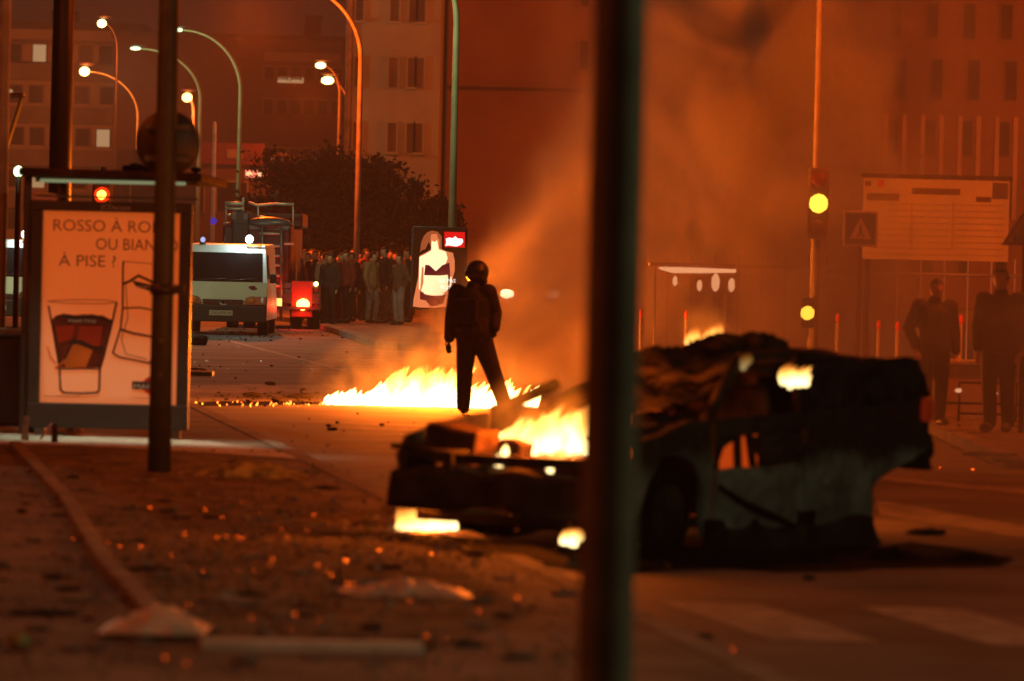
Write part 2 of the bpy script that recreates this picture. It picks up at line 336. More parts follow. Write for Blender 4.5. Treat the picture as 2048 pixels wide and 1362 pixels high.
# left apartment block
b1 = thing('apartment_block', 'pale apartment block with long dark balcony bands and a few lit windows at upper left', 'building', (-34.5, 300, 0))
mb = MB(); mb.box((0, 6, 7.6), (22.4, 12, 15.2)); mb.build('wall', M['wall1'], b1)
mb = MB(); mb.box((0, 6, 15.45), (22.8, 12.4, .5)); mb.box((-2, 5, 16.2), (3, 3, 1.2)); mb.box((6, 6, 16.1), (1.6, 2, 1.0)); mb.build('roof', M['roof'], b1)
mb = MB(); mb.box((0, -.3, 14.35), (22.4, .7, .18)); mb.build('cornice', M['wall1d'], b1)
for zc in (12.55, 9.9, 7.3, 4.7):
    mb = MB(); mb.box((0, -.6, zc), (22.4, 1.2, 1.02)); mb.build('balcony', M['wall1d'], b1)
for fl, zc in enumerate((13.75, 11.2, 8.6, 6.0, 3.4)):
    for k in range(15):
        x = -10.2+k*1.38+((fl*37+k*13) % 5-2)*.06
        wpx = (x-34.5)/300*F+1024
        lit = (fl == 0 and 45 < wpx < 85) or (fl == 2 and 195 < wpx < 240) or (fl == 3 and 55 < wpx < 95)
        window_at(b1, x, 0, zc, .8, 1.05, M['winlit2'] if lit else M['wind'], False)
# middle brown building
b2 = thing('brown_building', 'wide brown building with a flat roof and a chimney block between the two taller blocks', 'building', (-16.6, 280, 0))
mb = MB(); mb.box((0, 8, 7.0), (13.2, 16, 14.0)); mb.build('wall', M['wall2'], b2)
mb = MB(); mb.box((0, 8, 14.15), (13.6, 16.4, .3)); mb.build('roof', M['roof'], b2)
mb = MB(); mb.box((4.6, 4, 14.9), (.95, 1.2, 1.3)); mb.box((4.6, 4, 15.6), (1.1, 1.35, .1)); mb.build('chimney', M['wall2'], b2)
for z_, h_, lit in ((12.1, .9, 0), (11.85-.3, .0, 0), (10.2, 1.0, 0), (7.4, 1.0, 0)):
    if h_:
        for k in range(6): window_at(b2, 2.6+k*.78-.3, 0, z_, .55, h_*.8, M['wind'], False)
window_at(b2, 3.55, 0, 11.72-.0, 1.5, .32, M['winlit2'], False)
mb = MB(); mb.box((4.2, -.15, 13.05), (4.4, .3, .5)); mb.build('fascia', M['wall1d'], b2)
# shop fronts low down, with lit sign
b3 = thing('shop_building', 'low shop building with a red and white fascia behind the fire engine', 'building', (-13.3, 215, 0))
mb = MB(); mb.box((-.6, 5, 3.1), (7.6, 10, 6.2)); mb.build('wall', M['wall2'], b3)
mb = MB(); mb.box((-.5, -.1, 6.1), (5.4, .2, .95)); mb.build('fascia', mat('fascia_red', (.075, .008, .006), .6), b3)
mb = MB(); mb.box((-2.2, -.23, 6.1), (1.2, .05, .38)); mb.box((.9, -.23, 6.1), (.7, .05, .38)); mb.box((-.9, -.23, 6.1), (.6, .05, .3)); mb.build('lettering_band', M['wall1d'], b3)
for k in range(3): window_at(b3, -3+k*1.9, 0, 4.2, 1.3, 1.3, M['wind'], False)
p = P(521, 348, 195)
s = thing('lit_shop_sign', 'glowing pink and red shop sign half hidden by the dark trees', 'sign', (p.x, p.y, p.z))
mb = MB(); mb.box((0, .12, 0), (1.26, .2, .36), None, .02); mb.build('casing', M['frame'], s)
mb = MB(); mb.box((-.2, 0, 0), (.82, .03, .30), None, .01); mb.build('face', emis('sign_pink', (1, .22, .12), 1.1), s)
mb = MB(); mb.box((.41, 0, 0), (.4, .03, .26), None, .01); mb.build('face_end', emis('sign_redface', (1, .02, .02), .75), s)
for xx in (-.45, .0): mb = MB(); mb.ball((xx, -.03, 0), .1, 1.3, .2, .9); mb.build('lit_letter', emis('sign_yellow', (1, .45, .2), 1.7), s)
MB().tube([(0, .2, 0), (0, .2, -p.z)], .07).build('post', M['frame'], s)
p = P(550, 328, 205); o = thing('notice_panel', 'plain pale orange panel above the pink shop sign', 'sign', (p.x, p.y, p.z))
MB().box((0, 0, 0), (.62, .1, .5), None, .02).build('face', M['lowcap'], o); MB().tube([(0, .12, .2), (0, .12, -p.z)], .06).build('post', M['frame'], o)
# tall olive block with the wall to its right
b4 = thing('tower_block', 'tall olive rendered block with narrow dark windows behind the curved lamp post', 'building', (-5.0, 200, 0))
mb = MB(); mb.box((0, 9, 12.0), (3.6, 18, 24)); mb.build('wall', M['wall3'], b4)
mb = MB(); mb.box((0, 9, 24.2), (3.8, 18.2, .4)); mb.build('roof', M['roof'], b4)
for r_ in range(8):
    z_ = 1.25+r_*2.68
    for x, wd in ((-1.55, .3), (-.12, .36), (.62, .28), (.98, .3)):
        window_at(b4, x, 0, z_, wd, 1.2, M['wind2'], (r_+int(x*3)) % 2 == 0, M['wall3'])
mb = MB(); mb.tube([(-1.95, -.1, 5.0), (-1.95, -.1, 24)], .13); mb.build('drainpipe', M['galv'], b4)
b5 = thing('red_brown_block', 'long reddish block with a thin string course behind the smoke', 'building', (2.2, 208, 0))
mb = MB(); mb.box((0, 9, 12), (10.4, 18, 24)); mb.build('wall', M['wall4'], b5)
mb = MB(); mb.box((0, -.08, 9.0), (10.4, .2, .14)); mb.build('string_course', M['roof'], b5)
MB().box((0, 9, 24.2), (10.6, 18.2, .4)).build('roof', M['roof'], b5)
for r_ in range(7):
    for k in range(5): window_at(b5, .6+k*1.0, 0, 2.4+r_*2.7, .34, 1.25, M['wind3'], k % 2 == 0, M['wall4'])
# right block with ribbed panels
b6 = thing('ribbed_apartment_block', 'large block with tall narrow windows and pale upright ribs behind the site board', 'building', (19.5, 218, 0))
mb = MB(); mb.box((0, 9, 12), (24, 18, 24)); mb.build('wall', M['wall4'], b6)
MB().box((0, 9, 24.2), (24.3, 18.3, .4)).build('roof', M['roof'], b6)
for r_ in range(8):
    for k in range(14):
        x = -11+k*1.66+(.25 if r_ % 2 else 0); z_ = 2.35+r_*2.62
        window_at(b6, x, 0, z_, .52, 1.75 if r_ % 2 else 1.55, M['wind3'], (k*7+r_*3) % 4 == 0, M['wall4'])
for k in range(27):
    MB().box((-10.9+k*.83+.42, -.06, 6.3), (.2, .14, 4.6)).build('rib', M['panelw'], b6)
# ================================================================== TREES
def tree(name, label, loc, rad, h, seed, n=2600, group=None, trunk_h=2.2):
    rnd = random.Random(seed); t = thing(name, label, 'tree', loc, rnd.uniform(0, 6), group)
    mb = MB(); mb.tube([(0, 0, 0), (.05, 0, trunk_h), (.1, .05, h*.7)], [.16, .12, .04])
    cl = []
    for i in range(26):
        a = rnd.uniform(0, 6.28); rr = rad*math.sqrt(rnd.random())*.85; zz = trunk_h*.8+(h-trunk_h*.8)*rnd.random()
        rr *= math.sqrt(max(.1, 1-((zz-(trunk_h+h)/2)/((h-trunk_h*.7)/2*1.1))**2)); cl.append(Vector((rr*math.cos(a), rr*math.sin(a), zz)))
        if i % 3 == 0: mb.tube([(0.05, 0, trunk_h*.8+.2), cl[-1]], [.06, .015], 6)
    mb.build('trunk', M['bark'], t)
    c = MB()
    for i in range(n):
        q = cl[rnd.randrange(len(cl))]; rr = rad*.33
        p = q+Vector((rnd.gauss(0, 1), rnd.gauss(0, 1), rnd.gauss(0, .7)))*rr*.55
        s_ = rnd.uniform(.05, .13); u = Vector((rnd.gauss(0, 1), rnd.gauss(0, 1), rnd.gauss(0, 1))).normalized(); v = u.orthogonal().normalized()
        c.add([p-u*s_, p+v*s_*.6, p+u*s_, p-v*s_*.6], [(0, 1, 2, 3)])
    c.build('crown', M['leaf'], t); return t
for i, (px, d, top, rad, lab) in enumerate(((590, 150, 322, 1.9, 'dark tree just behind the fire engine, its crown touching the pink sign'),
        (668, 148, 325, 1.9, 'dark bushy tree above the crowd, the widest of the row'), (748, 152, 340, 1.8, 'dark tree behind the curved orange lamp post'),
        (820, 155, 375, 1.4, 'lowest dark tree, above the lit advertising panel'), (525, 158, 385, 1.1, 'dark tree behind the fire engine ladder'))):
    p = G(px, 500+17245/d); h = H_(top, d, px)
    tree('tree', lab, (p.x*d/p.y, d, .0), rad, h, i+3, group='dark trees behind the crowd', n=9000, trunk_h=1.2)
# ================================================================== STREET LAMPS
def street_lamp(label, px, d, head_px, head_py, m, pole_m='galv', r=.07, bz=0.0, W=0, col=SOD, headm=(.5, .22, .14), group='street lamps', deep=0.0, basepx=None, rot=0.0):
    """pole whose foot is below px (taken at eye level), arm reaching to the head"""
    b = P(px, 506, d); base = Vector((b.x, d, bz)); hd = P(head_px, head_py, d)
    t = thing('street_lamp', label, 'street lamp', base, 0, group)
    hx, hz = hd.x-base.x, hd.z-bz
    mb = MB(); pts = [(0, 0, 0), (0, 0, hz*.5)]; rs = [r*1.25, r*1.0]
    rise = min(2.0, abs(hx)*.95+.5); zs = hz-rise
    for k in range(0, 13):
        a = math.pi/2*k/12; pts.append((hx*(1-math.cos(a))*.93, deep*(1-math.cos(a)), zs+rise*math.sin(a)*(1.0))); rs.append(r*(.85-.4*k/12))
    mb.tube(pts, rs, 10); mb.build('pole', M[pole_m], t)
    MB().tube([(0, 0, 0), (0, 0, .9)], r*1.7, 10).build('base_sleeve', M[pole_m], t)
    s_ = 1 if hx < 0 else -1
    h = MB(); h.ball((hx+.1*s_, deep, hz+headm[2]*.42), 1, headm[0]*.45, headm[1]*.4, headm[2]*.14, 2); hh = h.build('lamp_head', M['frame'], t)
    h = MB(); h.ball((hx-.02*s_, deep-.02, hz), 1, headm[0]*.28, headm[1]*.34, headm[2]*.25, 2); h.build('lens', m, hh)
    if W: light('lamp_light', (base.x+hx-.6, d+deep-2.6, bz+hz-1.2), col, W, .2)
    return t
LG = 'distant street lamps'
street_lamp('yellow lamp highest at left, with a slim dark pole beside it', 226, 180, 205, 47, M['lampy'], 'frame', .05, headm=(.62, .4, .62), W=9000, col=WALLC, group=LG)
street_lamp('yellow lamp on a curved arm in front of the balcony bands', 270, 222, 170, 143, M['lampy'], 'grpole', .07, headm=(.85, .5, .85), W=16000, col=WALLC, group=LG)
street_lamp('flat greenish lamp whose curved pole passes the round sign', 394, 198, 272, 97, M['lampg'], 'grpole', .085, headm=(.8, .4, .28), W=2200, col=COOL, group=LG)
street_lamp('small greenish lamp seen just right of the dark sign post', 474, 160, 358, 60, M['lampg'], 'grpole', .075, headm=(.52, .3, .26), W=2200, col=COOL, group=LG)
street_lamp('round orange lamp on a straight pole above the round sign', 381, 250, 375, 195, M['lampo'], 'lowcap', .09, headm=(.95, .6, .95), W=9000, col=WALLC, group=LG)
street_lamp('upper of the two yellow lamps in front of the brown building', 672, 214, 642, 131, M['lampy'], 'galv', .06, headm=(.85, .5, .55), W=8000, col=SOD, group=LG)
street_lamp('lower and larger of the two yellow lamps in front of the brown building', 690, 232, 656, 161, M['lampy'], 'galv', .06, headm=(1.1, .6, .75), W=8000, col=SOD, group=LG)
street_lamp('tall orange lit lamp post curving over the crowd', 713, 131, 560, -35, M['lampo'], 'kerb', .075, W=30000, bz=.12, group=LG)
street_lamp('tall grey green lamp post behind the lit underwear advert', 903, 113, 800, -110, M['lampo'], 'grpole', .085, W=1800, col=COOL, bz=.12, group=LG)
street_lamp('tall thin lamp post rising into the smoke above the amber signal', 1627, 58.4, 1850, -560, M['lampo'], 'lowcap', .03, W=1500, bz=0, group=LG)
# bare posts
def post(label, px, d, top, bz, r, m, name='post', bot=None):
    b = P(px, 506, d); t = MB(); h = H_(top, d, px)-bz
    t.tube([(0, 0, 0), (0, 0, h*.97), (0, 0, h)], [r*1.1, r*.9, r*.6], 12); o = t.build(name, m, None, (b.x, d, bz)); return tag(o, label, 'post')
post('bare orange lit post right of the round sign', 424, 170, 243, 0, .075, M['lowcap'])
post('thick faint orange mast rising beside the olive block', 689, 190, -60, 0, .12, M['kerb'])
post('thin dark red post in front of the half hidden police van', 34, 50, 385, .0, .028, M['rust'])
post('orange lit mast cut by the picture edge', 2, 46, -60, H1, .052, M['lowcap'])
post('thick dark mast behind the bus shelter, lit orange down its side', 117, 52.5, -60, H1, .125, M['frame'])
# short white lamp above shelter corner
p = P(37, 343, 70); t = thing('globe_lamp', 'small bright greenish white lamp at the shelter roof corner', 'lamp', (p.x, p.y, 0))
MB().tube([(0, 0, 0), (0, 0, p.z-.05)], .04).build('pole', M['frame'], t); MB().ball((0, 0, p.z), .075, 1, 1, 1.15).build('globe', M['lampg'], t)
# green angled lamp at the far left edge
p = P(18, 192, 60); t = thing('angled_floodlight', 'pale lamp under a dark hood with a green strut at the left edge', 'lamp', (p.x, p.y, 0))
MB().box((.02, 0, p.z+.0), (.34, .25, .05), Matrix.Rotation(R(-5), 3, 'Y'), .015).build('hood', M['frame'], t)
MB().ball((.0, -.08, p.z+.06), .05, 1.2, .8, .5).build('lens', M['winlit2'], t)
MB().tube([(.16, 0, p.z-.02), (-.02, 0, p.z-.65), (-.35, 0, p.z-1.4), (-.35, 0, 0)], .028).build('strut', M['grpole'], t)
# ================================================================== FOREGROUND POLE and SIGN POLE
b = P(1217, 1000, 14.0)
t = thing('foreground_pole', 'thick dark green metal pole standing nearest, in front of the burning car', 'pole', (b.x, 14.0, H1))
MB().tube([(0, 0, 0), (0, 0, .15), (0, 0, .8), (0, 0, 3), (0, 0, 5)], [.088, .084, .08, .076, .072], 32).build('shaft', M['npole'], t)
MB().tube([(0, 0, 0), (0, 0, .26)], .093, 32).build('base_collar', M['dpole'], t)
b = G(318, 945, H1)
t = thing('sign_post', 'dark post with the back of a round road sign, in front of the poster', 'sign post', (b.x, b.y, H1)); dS = b.y
MB().tube([(0, 0, 0), (0, 0, 1.2), (0, 0, 3), (0, 0, 6)], [.088, .082, .078, .07], 20).build('shaft', M['dpole'], t)
q = P(336, 286, dS+.13)
mb = MB(); mb.tube([(0, -.012, 0), (0, .0, 0), (0, .012, 0)], [.235, .245, .235], 40); sg = mb.build('sign_disc', M['frame'], t, (q.x-b.x, .13, q.z-H1))
mb = MB(); mb.box((0, -.03, .12), (.34, .03, .04)); mb.box((0, -.03, -.12), (.34, .03, .04)); mb.build('sign_bracket', M['steel'], sg)
mb = MB(); mb.tube([(.0, -.02, H_(594, dS)-H1-.04), (.0, -.02, H_(594, dS)-H1+.04)], .095, 16); mb.box((.12, -.02, H_(594, dS)-H1), (.09, .04, .07)); mb.build('clamp', M['frame'], t)
for z_ in (H_(697, dS), H_(765, dS)): MB().box((-.0, -.084, z_-H1), (.03, .014, .02), None, .004).build('clamp_bolt', M['galv'], t)
# ================================================================== BUS SHELTER with poster
dP = 43.3
def L3(px, py, d, o): v = P(px, py, d); return (v.x-o.x, v.y-o.y, v.z-o.z)
sh = thing('bus_shelter', 'bus shelter with a flat brown roof, dark posts and glass sides', 'bus shelter', (P(220, 850, dP).x, dP, H1))
so = Vector(sh.location)
zr = H_(349, dP, 220)-H1
mb = MB(); mb.box((-.03, 1.75, zr), (1.62, 3.9, .075), Matrix.Rotation(R(.6), 3, 'Y'), .02); mb.build('roof', M['rust'], sh)
for (x, y_) in ((-.79, .15), (-.79, 3.4), (.22, 3.4)):
    MB().tube([(x, y_, 0), (x, y_, zr-.03)], .036, 10).build('leg', M['steel'], sh)
mb = MB(); mb.add([(-.80, .2, .25), (-.80, 3.3, .25), (-.80, 3.3, zr-.15), (-.80, .2, zr-.15), (-.792, .2, .25), (-.792, 3.3, .25), (-.792, 3.3, zr-.15), (-.792, .2, zr-.15)], [(0, 1, 2, 3), (7, 6, 5, 4), (0, 4, 5, 1), (1, 5, 6, 2), (2, 6, 7, 3), (3, 7, 4, 0)]); mb.build('glass_side', M['clear'], sh)
MB().box((0, 3.35, .5), (1.4, .28, .05), None, .01).build('bench', M['steel'], sh)
mb = MB(); mb.box((0, .18, zr-.05), (1.45, .03, .05)); mb.box((0, .18, zr-.2), (1.45, .02, .02)); mb.build('roof_rail', M['galv'], sh)
MB().box((-.03, .12, zr-.065), (1.3, .04, .03), None, .01).build('tube_light', emis('tube_dim', (.55, .6, .3), .35), sh)
for px, py, rr in ((274, 326, .045), (300, 330, .035), (392, 340, .03), (254, 327, .03)):
    q = P(px, py, dP+.4); o = MB().ball((0, 0, 0), rr, 1.6, 1.2, .9, 2, .5, px).build('stone', M['soot'], None, (q.x, q.y, so.z+zr+.05+rr*.5)); tag(o, {274: 'larger dark stone lying on the shelter roof beside the post', 300: 'dark stone on the shelter roof touching the sign post', 392: 'small dark stone at the far right end of the shelter roof', 254: 'smallest dark stone on the shelter roof, leftmost of them'}[px], 'stone', 'stones thrown onto the shelter roof')
ap = thing('advertising_panel', 'poster panel with two drink glasses and the words ROSSO À ROME, dark frame', 'advertising panel', (P(220, 850, dP).x, dP-.12, H1)); ao = Vector(ap.location)
c0 = P(222, 620, dP); cx, cz = c0.x-ao.x, c0.z-ao.z
Wp, Hp = 1.44, 2.02
mb = MB(); t_ = .105; wi, hi = 1.215, 1.70; zo = cz+.02
mb.box((cx-wi/2-t_/2, .04, zo), (t_, .2, hi), None, .012); mb.box((cx+wi/2+t_/2, .04, zo), (t_, .2, hi), None, .012)
mb.box((cx, .04, zo+hi/2+.045), (wi+2*t_, .21, .09), None, .012); mb.box((cx, .04, zo-hi/2-.11), (wi+2*t_, .21, .22), None, .012); mb.build('frame', M['frame'], ap)
mb = MB(); mb.box((cx, .08, zo), (wi, .1, hi)); mb.build('backing', M['frame'], ap)
for x in (-.6, .6): MB().box((cx+x, .04, .09), (.09, .12, .2)).build('foot', M['steel'], ap)
M['poster'] = mat('poster_paper', (0.72, 0.64, 0.5), 0.5, var=0.04, scale=1.5, emit=(1, .125, .006), es=.32)  # orange glow put into the paper as emission
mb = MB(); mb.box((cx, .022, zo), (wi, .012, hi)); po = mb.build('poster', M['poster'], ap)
yP = dP-.12+.012
def flat(pxs, m, name, off=.002, par=po, dd=None, o=ao):
    d = (dd or yP)-off; vs = [L3(x, y, d, o) for x, y in pxs]; mb = MB(); mb.add(vs, [tuple(range(len(vs)))]); return mb.build(name, m, par)
def line(pxs, wpx, m, name, off=.003, par=po, dd=None, o=ao, closed=False):
    d = (dd or yP)-off; mb = MB(); pts = [Vector(L3(x, y, d, o)) for x, y in pxs]; hw = wpx/F*d/2
    if closed: pts.append(pts[0])
    for a, b in zip(pts, pts[1:]):
        t = (b-a).normalized(); nn = Vector((t.z, 0, -t.x))*hw; e = t*hw*.5
        mb.add([a-nn-e, b-nn+e, b+nn+e, a+nn-e], [(0, 1, 2, 3)])
    return mb.build(name, m, par)
z3 = lambda X, Y: (X/2.348, 380+Y/2.348)
M['ink'] = mat('poster_ink_grey', (.24, .21, .19), .6, var=.05)
M['inkd'] = mat('poster_ink_dark', (.03, .022, .02), .6, var=.1)
M['drink'] = mat('poster_drink', (.20, .028, .012), .5, scale=9, col2=(.06, .012, .008))
M['drinkr'] = mat('poster_drink_red', (.42, .04, .01), .5, var=.2)
M['drinko'] = mat('poster_drink_orange', (.62, .16, .02), .5, var=.2)
M['inkw'] = mat('poster_ink_white', (.75, .7, .65), .6, var=.03)
M['inkr'] = mat('poster_ink_red', (.55, .02, .015), .6, var=.05)
def ptext(body, X0, Yb, Xw, size_px, m, name, off=.003, par=po):
    q = L3(*z3(X0, Yb), yP-off, ao); o = text(body, size_px/F*dP, q, m, name, par, Xw/2.348/F*dP); o.rotation_euler = (0, R(0), 0); return o
ptext('ROSSO À ROME', 250, 190, 560, 33, M['ink'], 'lettering'); ptext('OU BIANCO', 450, 279, 385, 33, M['ink'], 'lettering'); ptext('À PISE ?', 275, 356, 268, 33, M['ink'], 'lettering')
# left glass
g1 = flat([z3(*q) for q in ((240, 612), (262, 590), (300, 580), (350, 588), (400, 583), (440, 592), (480, 588), (525, 612), (500, 720), (470, 835), (278, 835), (258, 740))], M['drink'], 'drink')
flat([z3(*q) for q in ((375, 640), (482, 640), (466, 745), (360, 702))], M['drinkr'], 'ice_cube', .004); flat([z3(*q) for q in ((300, 812), (345, 718), (436, 752), (402, 835), (310, 835))], M['drinko'], 'ice_cube', .004)
flat([z3(*q) for q in ((262, 640), (350, 636), (340, 700), (275, 720))], M['drinkr'], 'ice_cube', .004)
line([z3(*q) for q in ((222, 522), (300, 516), (400, 515), (500, 518), (550, 526), (500, 534), (300, 531), (222, 522))], 1.6, M['ink'], 'glass_rim')
line([z3(*q) for q in ((228, 545), (250, 660), (275, 810), (280, 850), (284, 938), (300, 952), (380, 956), (455, 952), (466, 938), (468, 845), (490, 770), (525, 630), (547, 530))], 4.0, M['inkd'], 'glass_outline', .006)
line([z3(*q) for q in ((280, 842), (380, 838), (468, 842))], 3.0, M['inkd'], 'glass_line', .006); line([z3(*q) for q in ((300, 590), (360, 600), (430, 590), (480, 600), (520, 615))], 6, M['inkd'], 'ice_edge', .007)
line([z3(*q) for q in ((330, 720), (380, 712), (440, 742), (480, 740))], 7, M['inkd'], 'ice_edge', .007); line([z3(*q) for q in ((345, 700), (300, 800))], 4, M['inkd'], 'ice_edge', .007)
line([z3(*q) for q in ((262, 838), (305, 800))], 5, M['drinko'], 'straw', .008); line([z3(*q) for q in ((222, 735), (240, 790), (262, 815))], 2.5, M['drinko'], 'straw', .008)
flat([z3(*q) for q in ((315, 600), (455, 606), (455, 626), (315, 620))], M['inkd'], 'label_strip', .009); ptext('MARTINI', 322, 621, 126, 9, M['inkw'], 'lettering', .012)
# right glass, tilted
line([z3(*q) for q in ((580, 335), (577, 370), (576, 560), (566, 650), (530, 765), (560, 785), (700, 813), (725, 780), (745, 690), (790, 560), (800, 380))], 3.6, M['inkd'], 'glass_outline', .006)
line([z3(*q) for q in ((580, 335), (700, 345), (800, 350))], 1.5, M['ink'], 'glass_rim'); line([z3(*q) for q in ((580, 440), (610, 428), (650, 402), (700, 425), (760, 450))], 5, M['inkd'], 'ice_edge', .007)
line([z3(*q) for q in ((582, 555), (660, 552), (700, 560), (780, 590))], 3, M['inkd'], 'ice_edge', .007); line([z3(*q) for q in ((568, 655), (620, 672), (720, 690))], 4.5, M['inkd'], 'ice_edge', .007)
line([z3(*q) for q in ((590, 445), (600, 600), (570, 700), (590, 770), (690, 795))], 2, M['ink'], 'glass_line', .007)
flat([z3(*q) for q in ((620, 425), (760, 455), (755, 490), (640, 455))], M['inkd'], 'label_strip', .009); ptext('MARTINI', 640, 462, 100, 9, M['inkw'], 'lettering', .012)
# logo
cxl, cyl = z3(712, 918); flat([(cxl+18*math.cos(a*.26180), cyl+18*math.sin(a*.26180)) for a in range(24)], M['inkr'], 'logo_disc', .005)
flat([z3(*q) for q in ((620, 898), (805, 903), (805, 940), (620, 935))], M['inkd'], 'logo_bar', .008); ptext('MARTINI', 628, 932, 165, 13, M['inkw'], 'lettering', .011)
line([z3(205, 968), z3(380, 968)], 1.2, M['ink'], 'small_print'); line([z3(620, 975), z3(800, 980)], 1.2, M['ink'], 'small_print')
q = L3(201, 419, dP-.12-.07, ao); text('JCDecaux', 15/F*dP, q, M['lowcap'], 'maker_lettering', ap, 60/F*dP)
# added area light, longer than the tube, throws a white strip before the panel
lt = bpy.data.lights.new('added_strip_light', 'AREA'); lt.shape = 'RECTANGLE'; lt.size = 2.9; lt.size_y = .06; lt.energy = 8; lt.color = (.9, 1, .62); lt.spread = R(60)
lo_ = bpy.data.objects.new('added_strip_light', lt); C.objects.link(lo_); q = G(255, 882, H1); lo_.location = (q.x, q.y, H1+zr-.1); lo_.rotation_euler = (0, 0, R(-7))
# floor-level things by the shelter
def bagmesh(name, label, cat, loc, r, sx, sy, sz, m, seed, jit=.5, group=None):
    o = MB().ball((0, 0, sz*r*.85), r, sx, sy, sz, 4, jit, seed, 2.6).build(name, m, None, loc); return tag(o, label, cat, group)
q = G(148, 870, H1); bagmesh('plastic_bag', 'small crumpled white plastic bag at the foot of the poster panel', 'bag', (q.x, q.y, H1), .065, 1.15, 1, .8, M['bag'], 3)
q = G(122, 872, H1); bagmesh('crumpled_paper', 'grey crumpled paper beside the white bag under the poster', 'paper', (q.x, q.y, H1), .05, 1.1, 1, .5, M['debrisp'], 8)
q = G(109, 886, H1); t = tag(MB().tube([(0, 0, 0), (0, 0, .14), (.0, 0, .17)], [.028, .026, .018], 10).build('stub_post', M['rust'], None, (q.x, q.y, H1)), 'rusty red stub of a post in front of the poster panel', 'post')
q = G(80, 880, H1); tag(MB().tube([(0, 0, .005), (.1, .02, .15)], .008, 8).build('red_stick', M['signred'], None, (q.x, q.y, H1)), 'thin red stick leaning at the foot of the panel', 'stick')
q = G(50, 882, H1); t = thing('broken_bracket', 'bent pale metal bracket hanging at the foot of the shelter post', 'bracket', (q.x, q.y, H1))
MB().box((0, 0, .11), (.05, .03, .2), Matrix.Rotation(R(6), 3, 'Y'), .008).build('plate', M['debrisp'], t); MB().tube([(.02, 0, 0), (.015, 0, .22)], .01).build('rod', M['steel'], t)
q = G(20, 868, H1)
t = thing('rubbish_container', 'big black rubbish container with a grey lid at the left edge', 'container', (q.x-.12, q.y+.6, H1))
MB().prism([(-.5, .06), (.36, .06), (.4, .86), (-.55, .86)], -.35, .35).build('body', M['bin'], t, bev=.03); MB().box((-.06, 0, .9), (1.0, .8, .06), None, .02).build('lid', M['steel'], t)
for x in (-.4, .3): MB().tube([(x, -.33, .06), (x, -.27, .06)], .06).build('wheel', M['rubber'], t)
q = P(45, 665, 60); tag(MB().ball((0, 0, .12), .16, 1.2, 1, .8, 3, .4, 5).build('black_sack', M['rubber'], None, (q.x, G(45, 690).y, 0)), 'lumpy black sack on the road left of the poster panel', 'sack')
# ================================================================== LITTER ON THE BED
q = G(810, 1190, H1)
def crumple(name, label, cat, loc, w_, dpt, h, m, seed, rz=0, nx=36, ny=14):
    mb = MB(); rnd = Vector((seed*3.1, seed, 0)); vs = []
    for j in range(ny+1):
        for i in range(nx+1):
            u = i/nx*2-1; v = j/ny*2-1; e = max(0, 1-abs(u)**2.2)*max(0, 1-abs(v)**2.5)
            zz = h*min(1, .5+.6*max(0, 1-abs(u-.1)*1.3))*e**.6*(.6+.7*abs(noise.noise(Vector((u*3.2, v*2.2, 0))+rnd))+.35*noise.noise(Vector((u*9, v*6, 4))+rnd))
            k = 1+.25*noise.noise(Vector((u*2, v*2, 9))+rnd); vs.append((u*w_/2, v*dpt/2*k, max(.004, zz)))
    fs = [(j*(nx+1)+i, j*(nx+1)+i+1, (j+1)*(nx+1)+i+1, (j+1)*(nx+1)+i) for j in range(ny) for i in range(nx)]
    mb.add(vs, fs, True); o = mb.build(name, m, None, loc); o.rotation_euler.z = rz; return tag(o, label, cat)
crumple('plastic_sheet', 'pale crumpled plastic sheet lying in front of the burning car', 'plastic sheet', (q.x, q.y+.1, H1), .66, .6, .085, M['bago'], 4)
q = G(305, 1275, H1); crumple('rubble_heap', 'pale lumpy heap at the corner of the stone edging', 'rubble', (q.x, q.y+.15, H1+.02), .46, .6, .12, M['bago'], 9)
q = G(480, 955, H1); crumple('grass_heap', 'flattened greenish yellow heap of cloth beside the sign post', 'cloth', (q.x, q.y+.35, H1), 1.0, .9, .13, M['cloth'], 13, 0, 50, 20)
q = G(445, 1200, H1); t = crumple('cardboard_scrap', 'bent orange lit cardboard scrap on the bare earth', 'cardboard', (q.x, q.y, H1), .2, .14, .06, M['debrisp'], 6)
rnd = random.Random(5)
lit_pos = Vector((-7, 33, 9))
LABS = 0
def shard(px, py, s_, d0=None, aim=(9, 52, 9.05)):
    z = H1+.012 if KX(G(px, py).y) > G(px, py).x else .015
    p = G(px, py, z); to_l = (Vector(aim)-p).normalized(); to_c = (CAM-p).normalized(); nn = (to_l+to_c).normalized()
    u = nn.orthogonal().normalized(); v = nn.cross(u); return p, [p+u*s_*math.cos(a)*rnd.uniform(.7, 1.2)+v*s_*math.sin(a)*rnd.uniform(.7, 1.2) for a in (0, 1.2, 2.6, 3.9, 5.2)]
# fragments one could not count
mb = MB()
for i in range(5200):
    px, py = rnd.uniform(-60, 1240), rnd.uniform(925, 1365); 
    if i % 3: px = rnd.gauss(560, 260); py = rnd.gauss(1080, 90)
    p = G(px, max(905, py), H1)
    if p.x > KX(p.y)-.1 and rnd.random() < .85: continue
    s_ = rnd.uniform(.006, .02)*(1.8 if rnd.random() < .08 else 1); u = Vector((rnd.gauss(0, 1), rnd.gauss(0, 1), rnd.gauss(0, .45))).normalized(); v = u.cross(Vector((rnd.gauss(0, .4), rnd.gauss(0, .4), 1))).normalized(); nn = u.cross(v)*s_*.4
    c = Vector((p.x, p.y, H1+s_*.5+.004)); mb.add([c-u*s_, c+v*s_*.7, c+u*s_, c-v*s_*.7, c+nn], [(0, 1, 4), (1, 2, 4), (2, 3, 4), (3, 0, 4), (3, 2, 1, 0)])
tag(mb.build('litter_fragments', M['debrisp']), 'countless small stones and scraps strewn over the bare earth', 'litter', kind='stuff')
mb = MB()
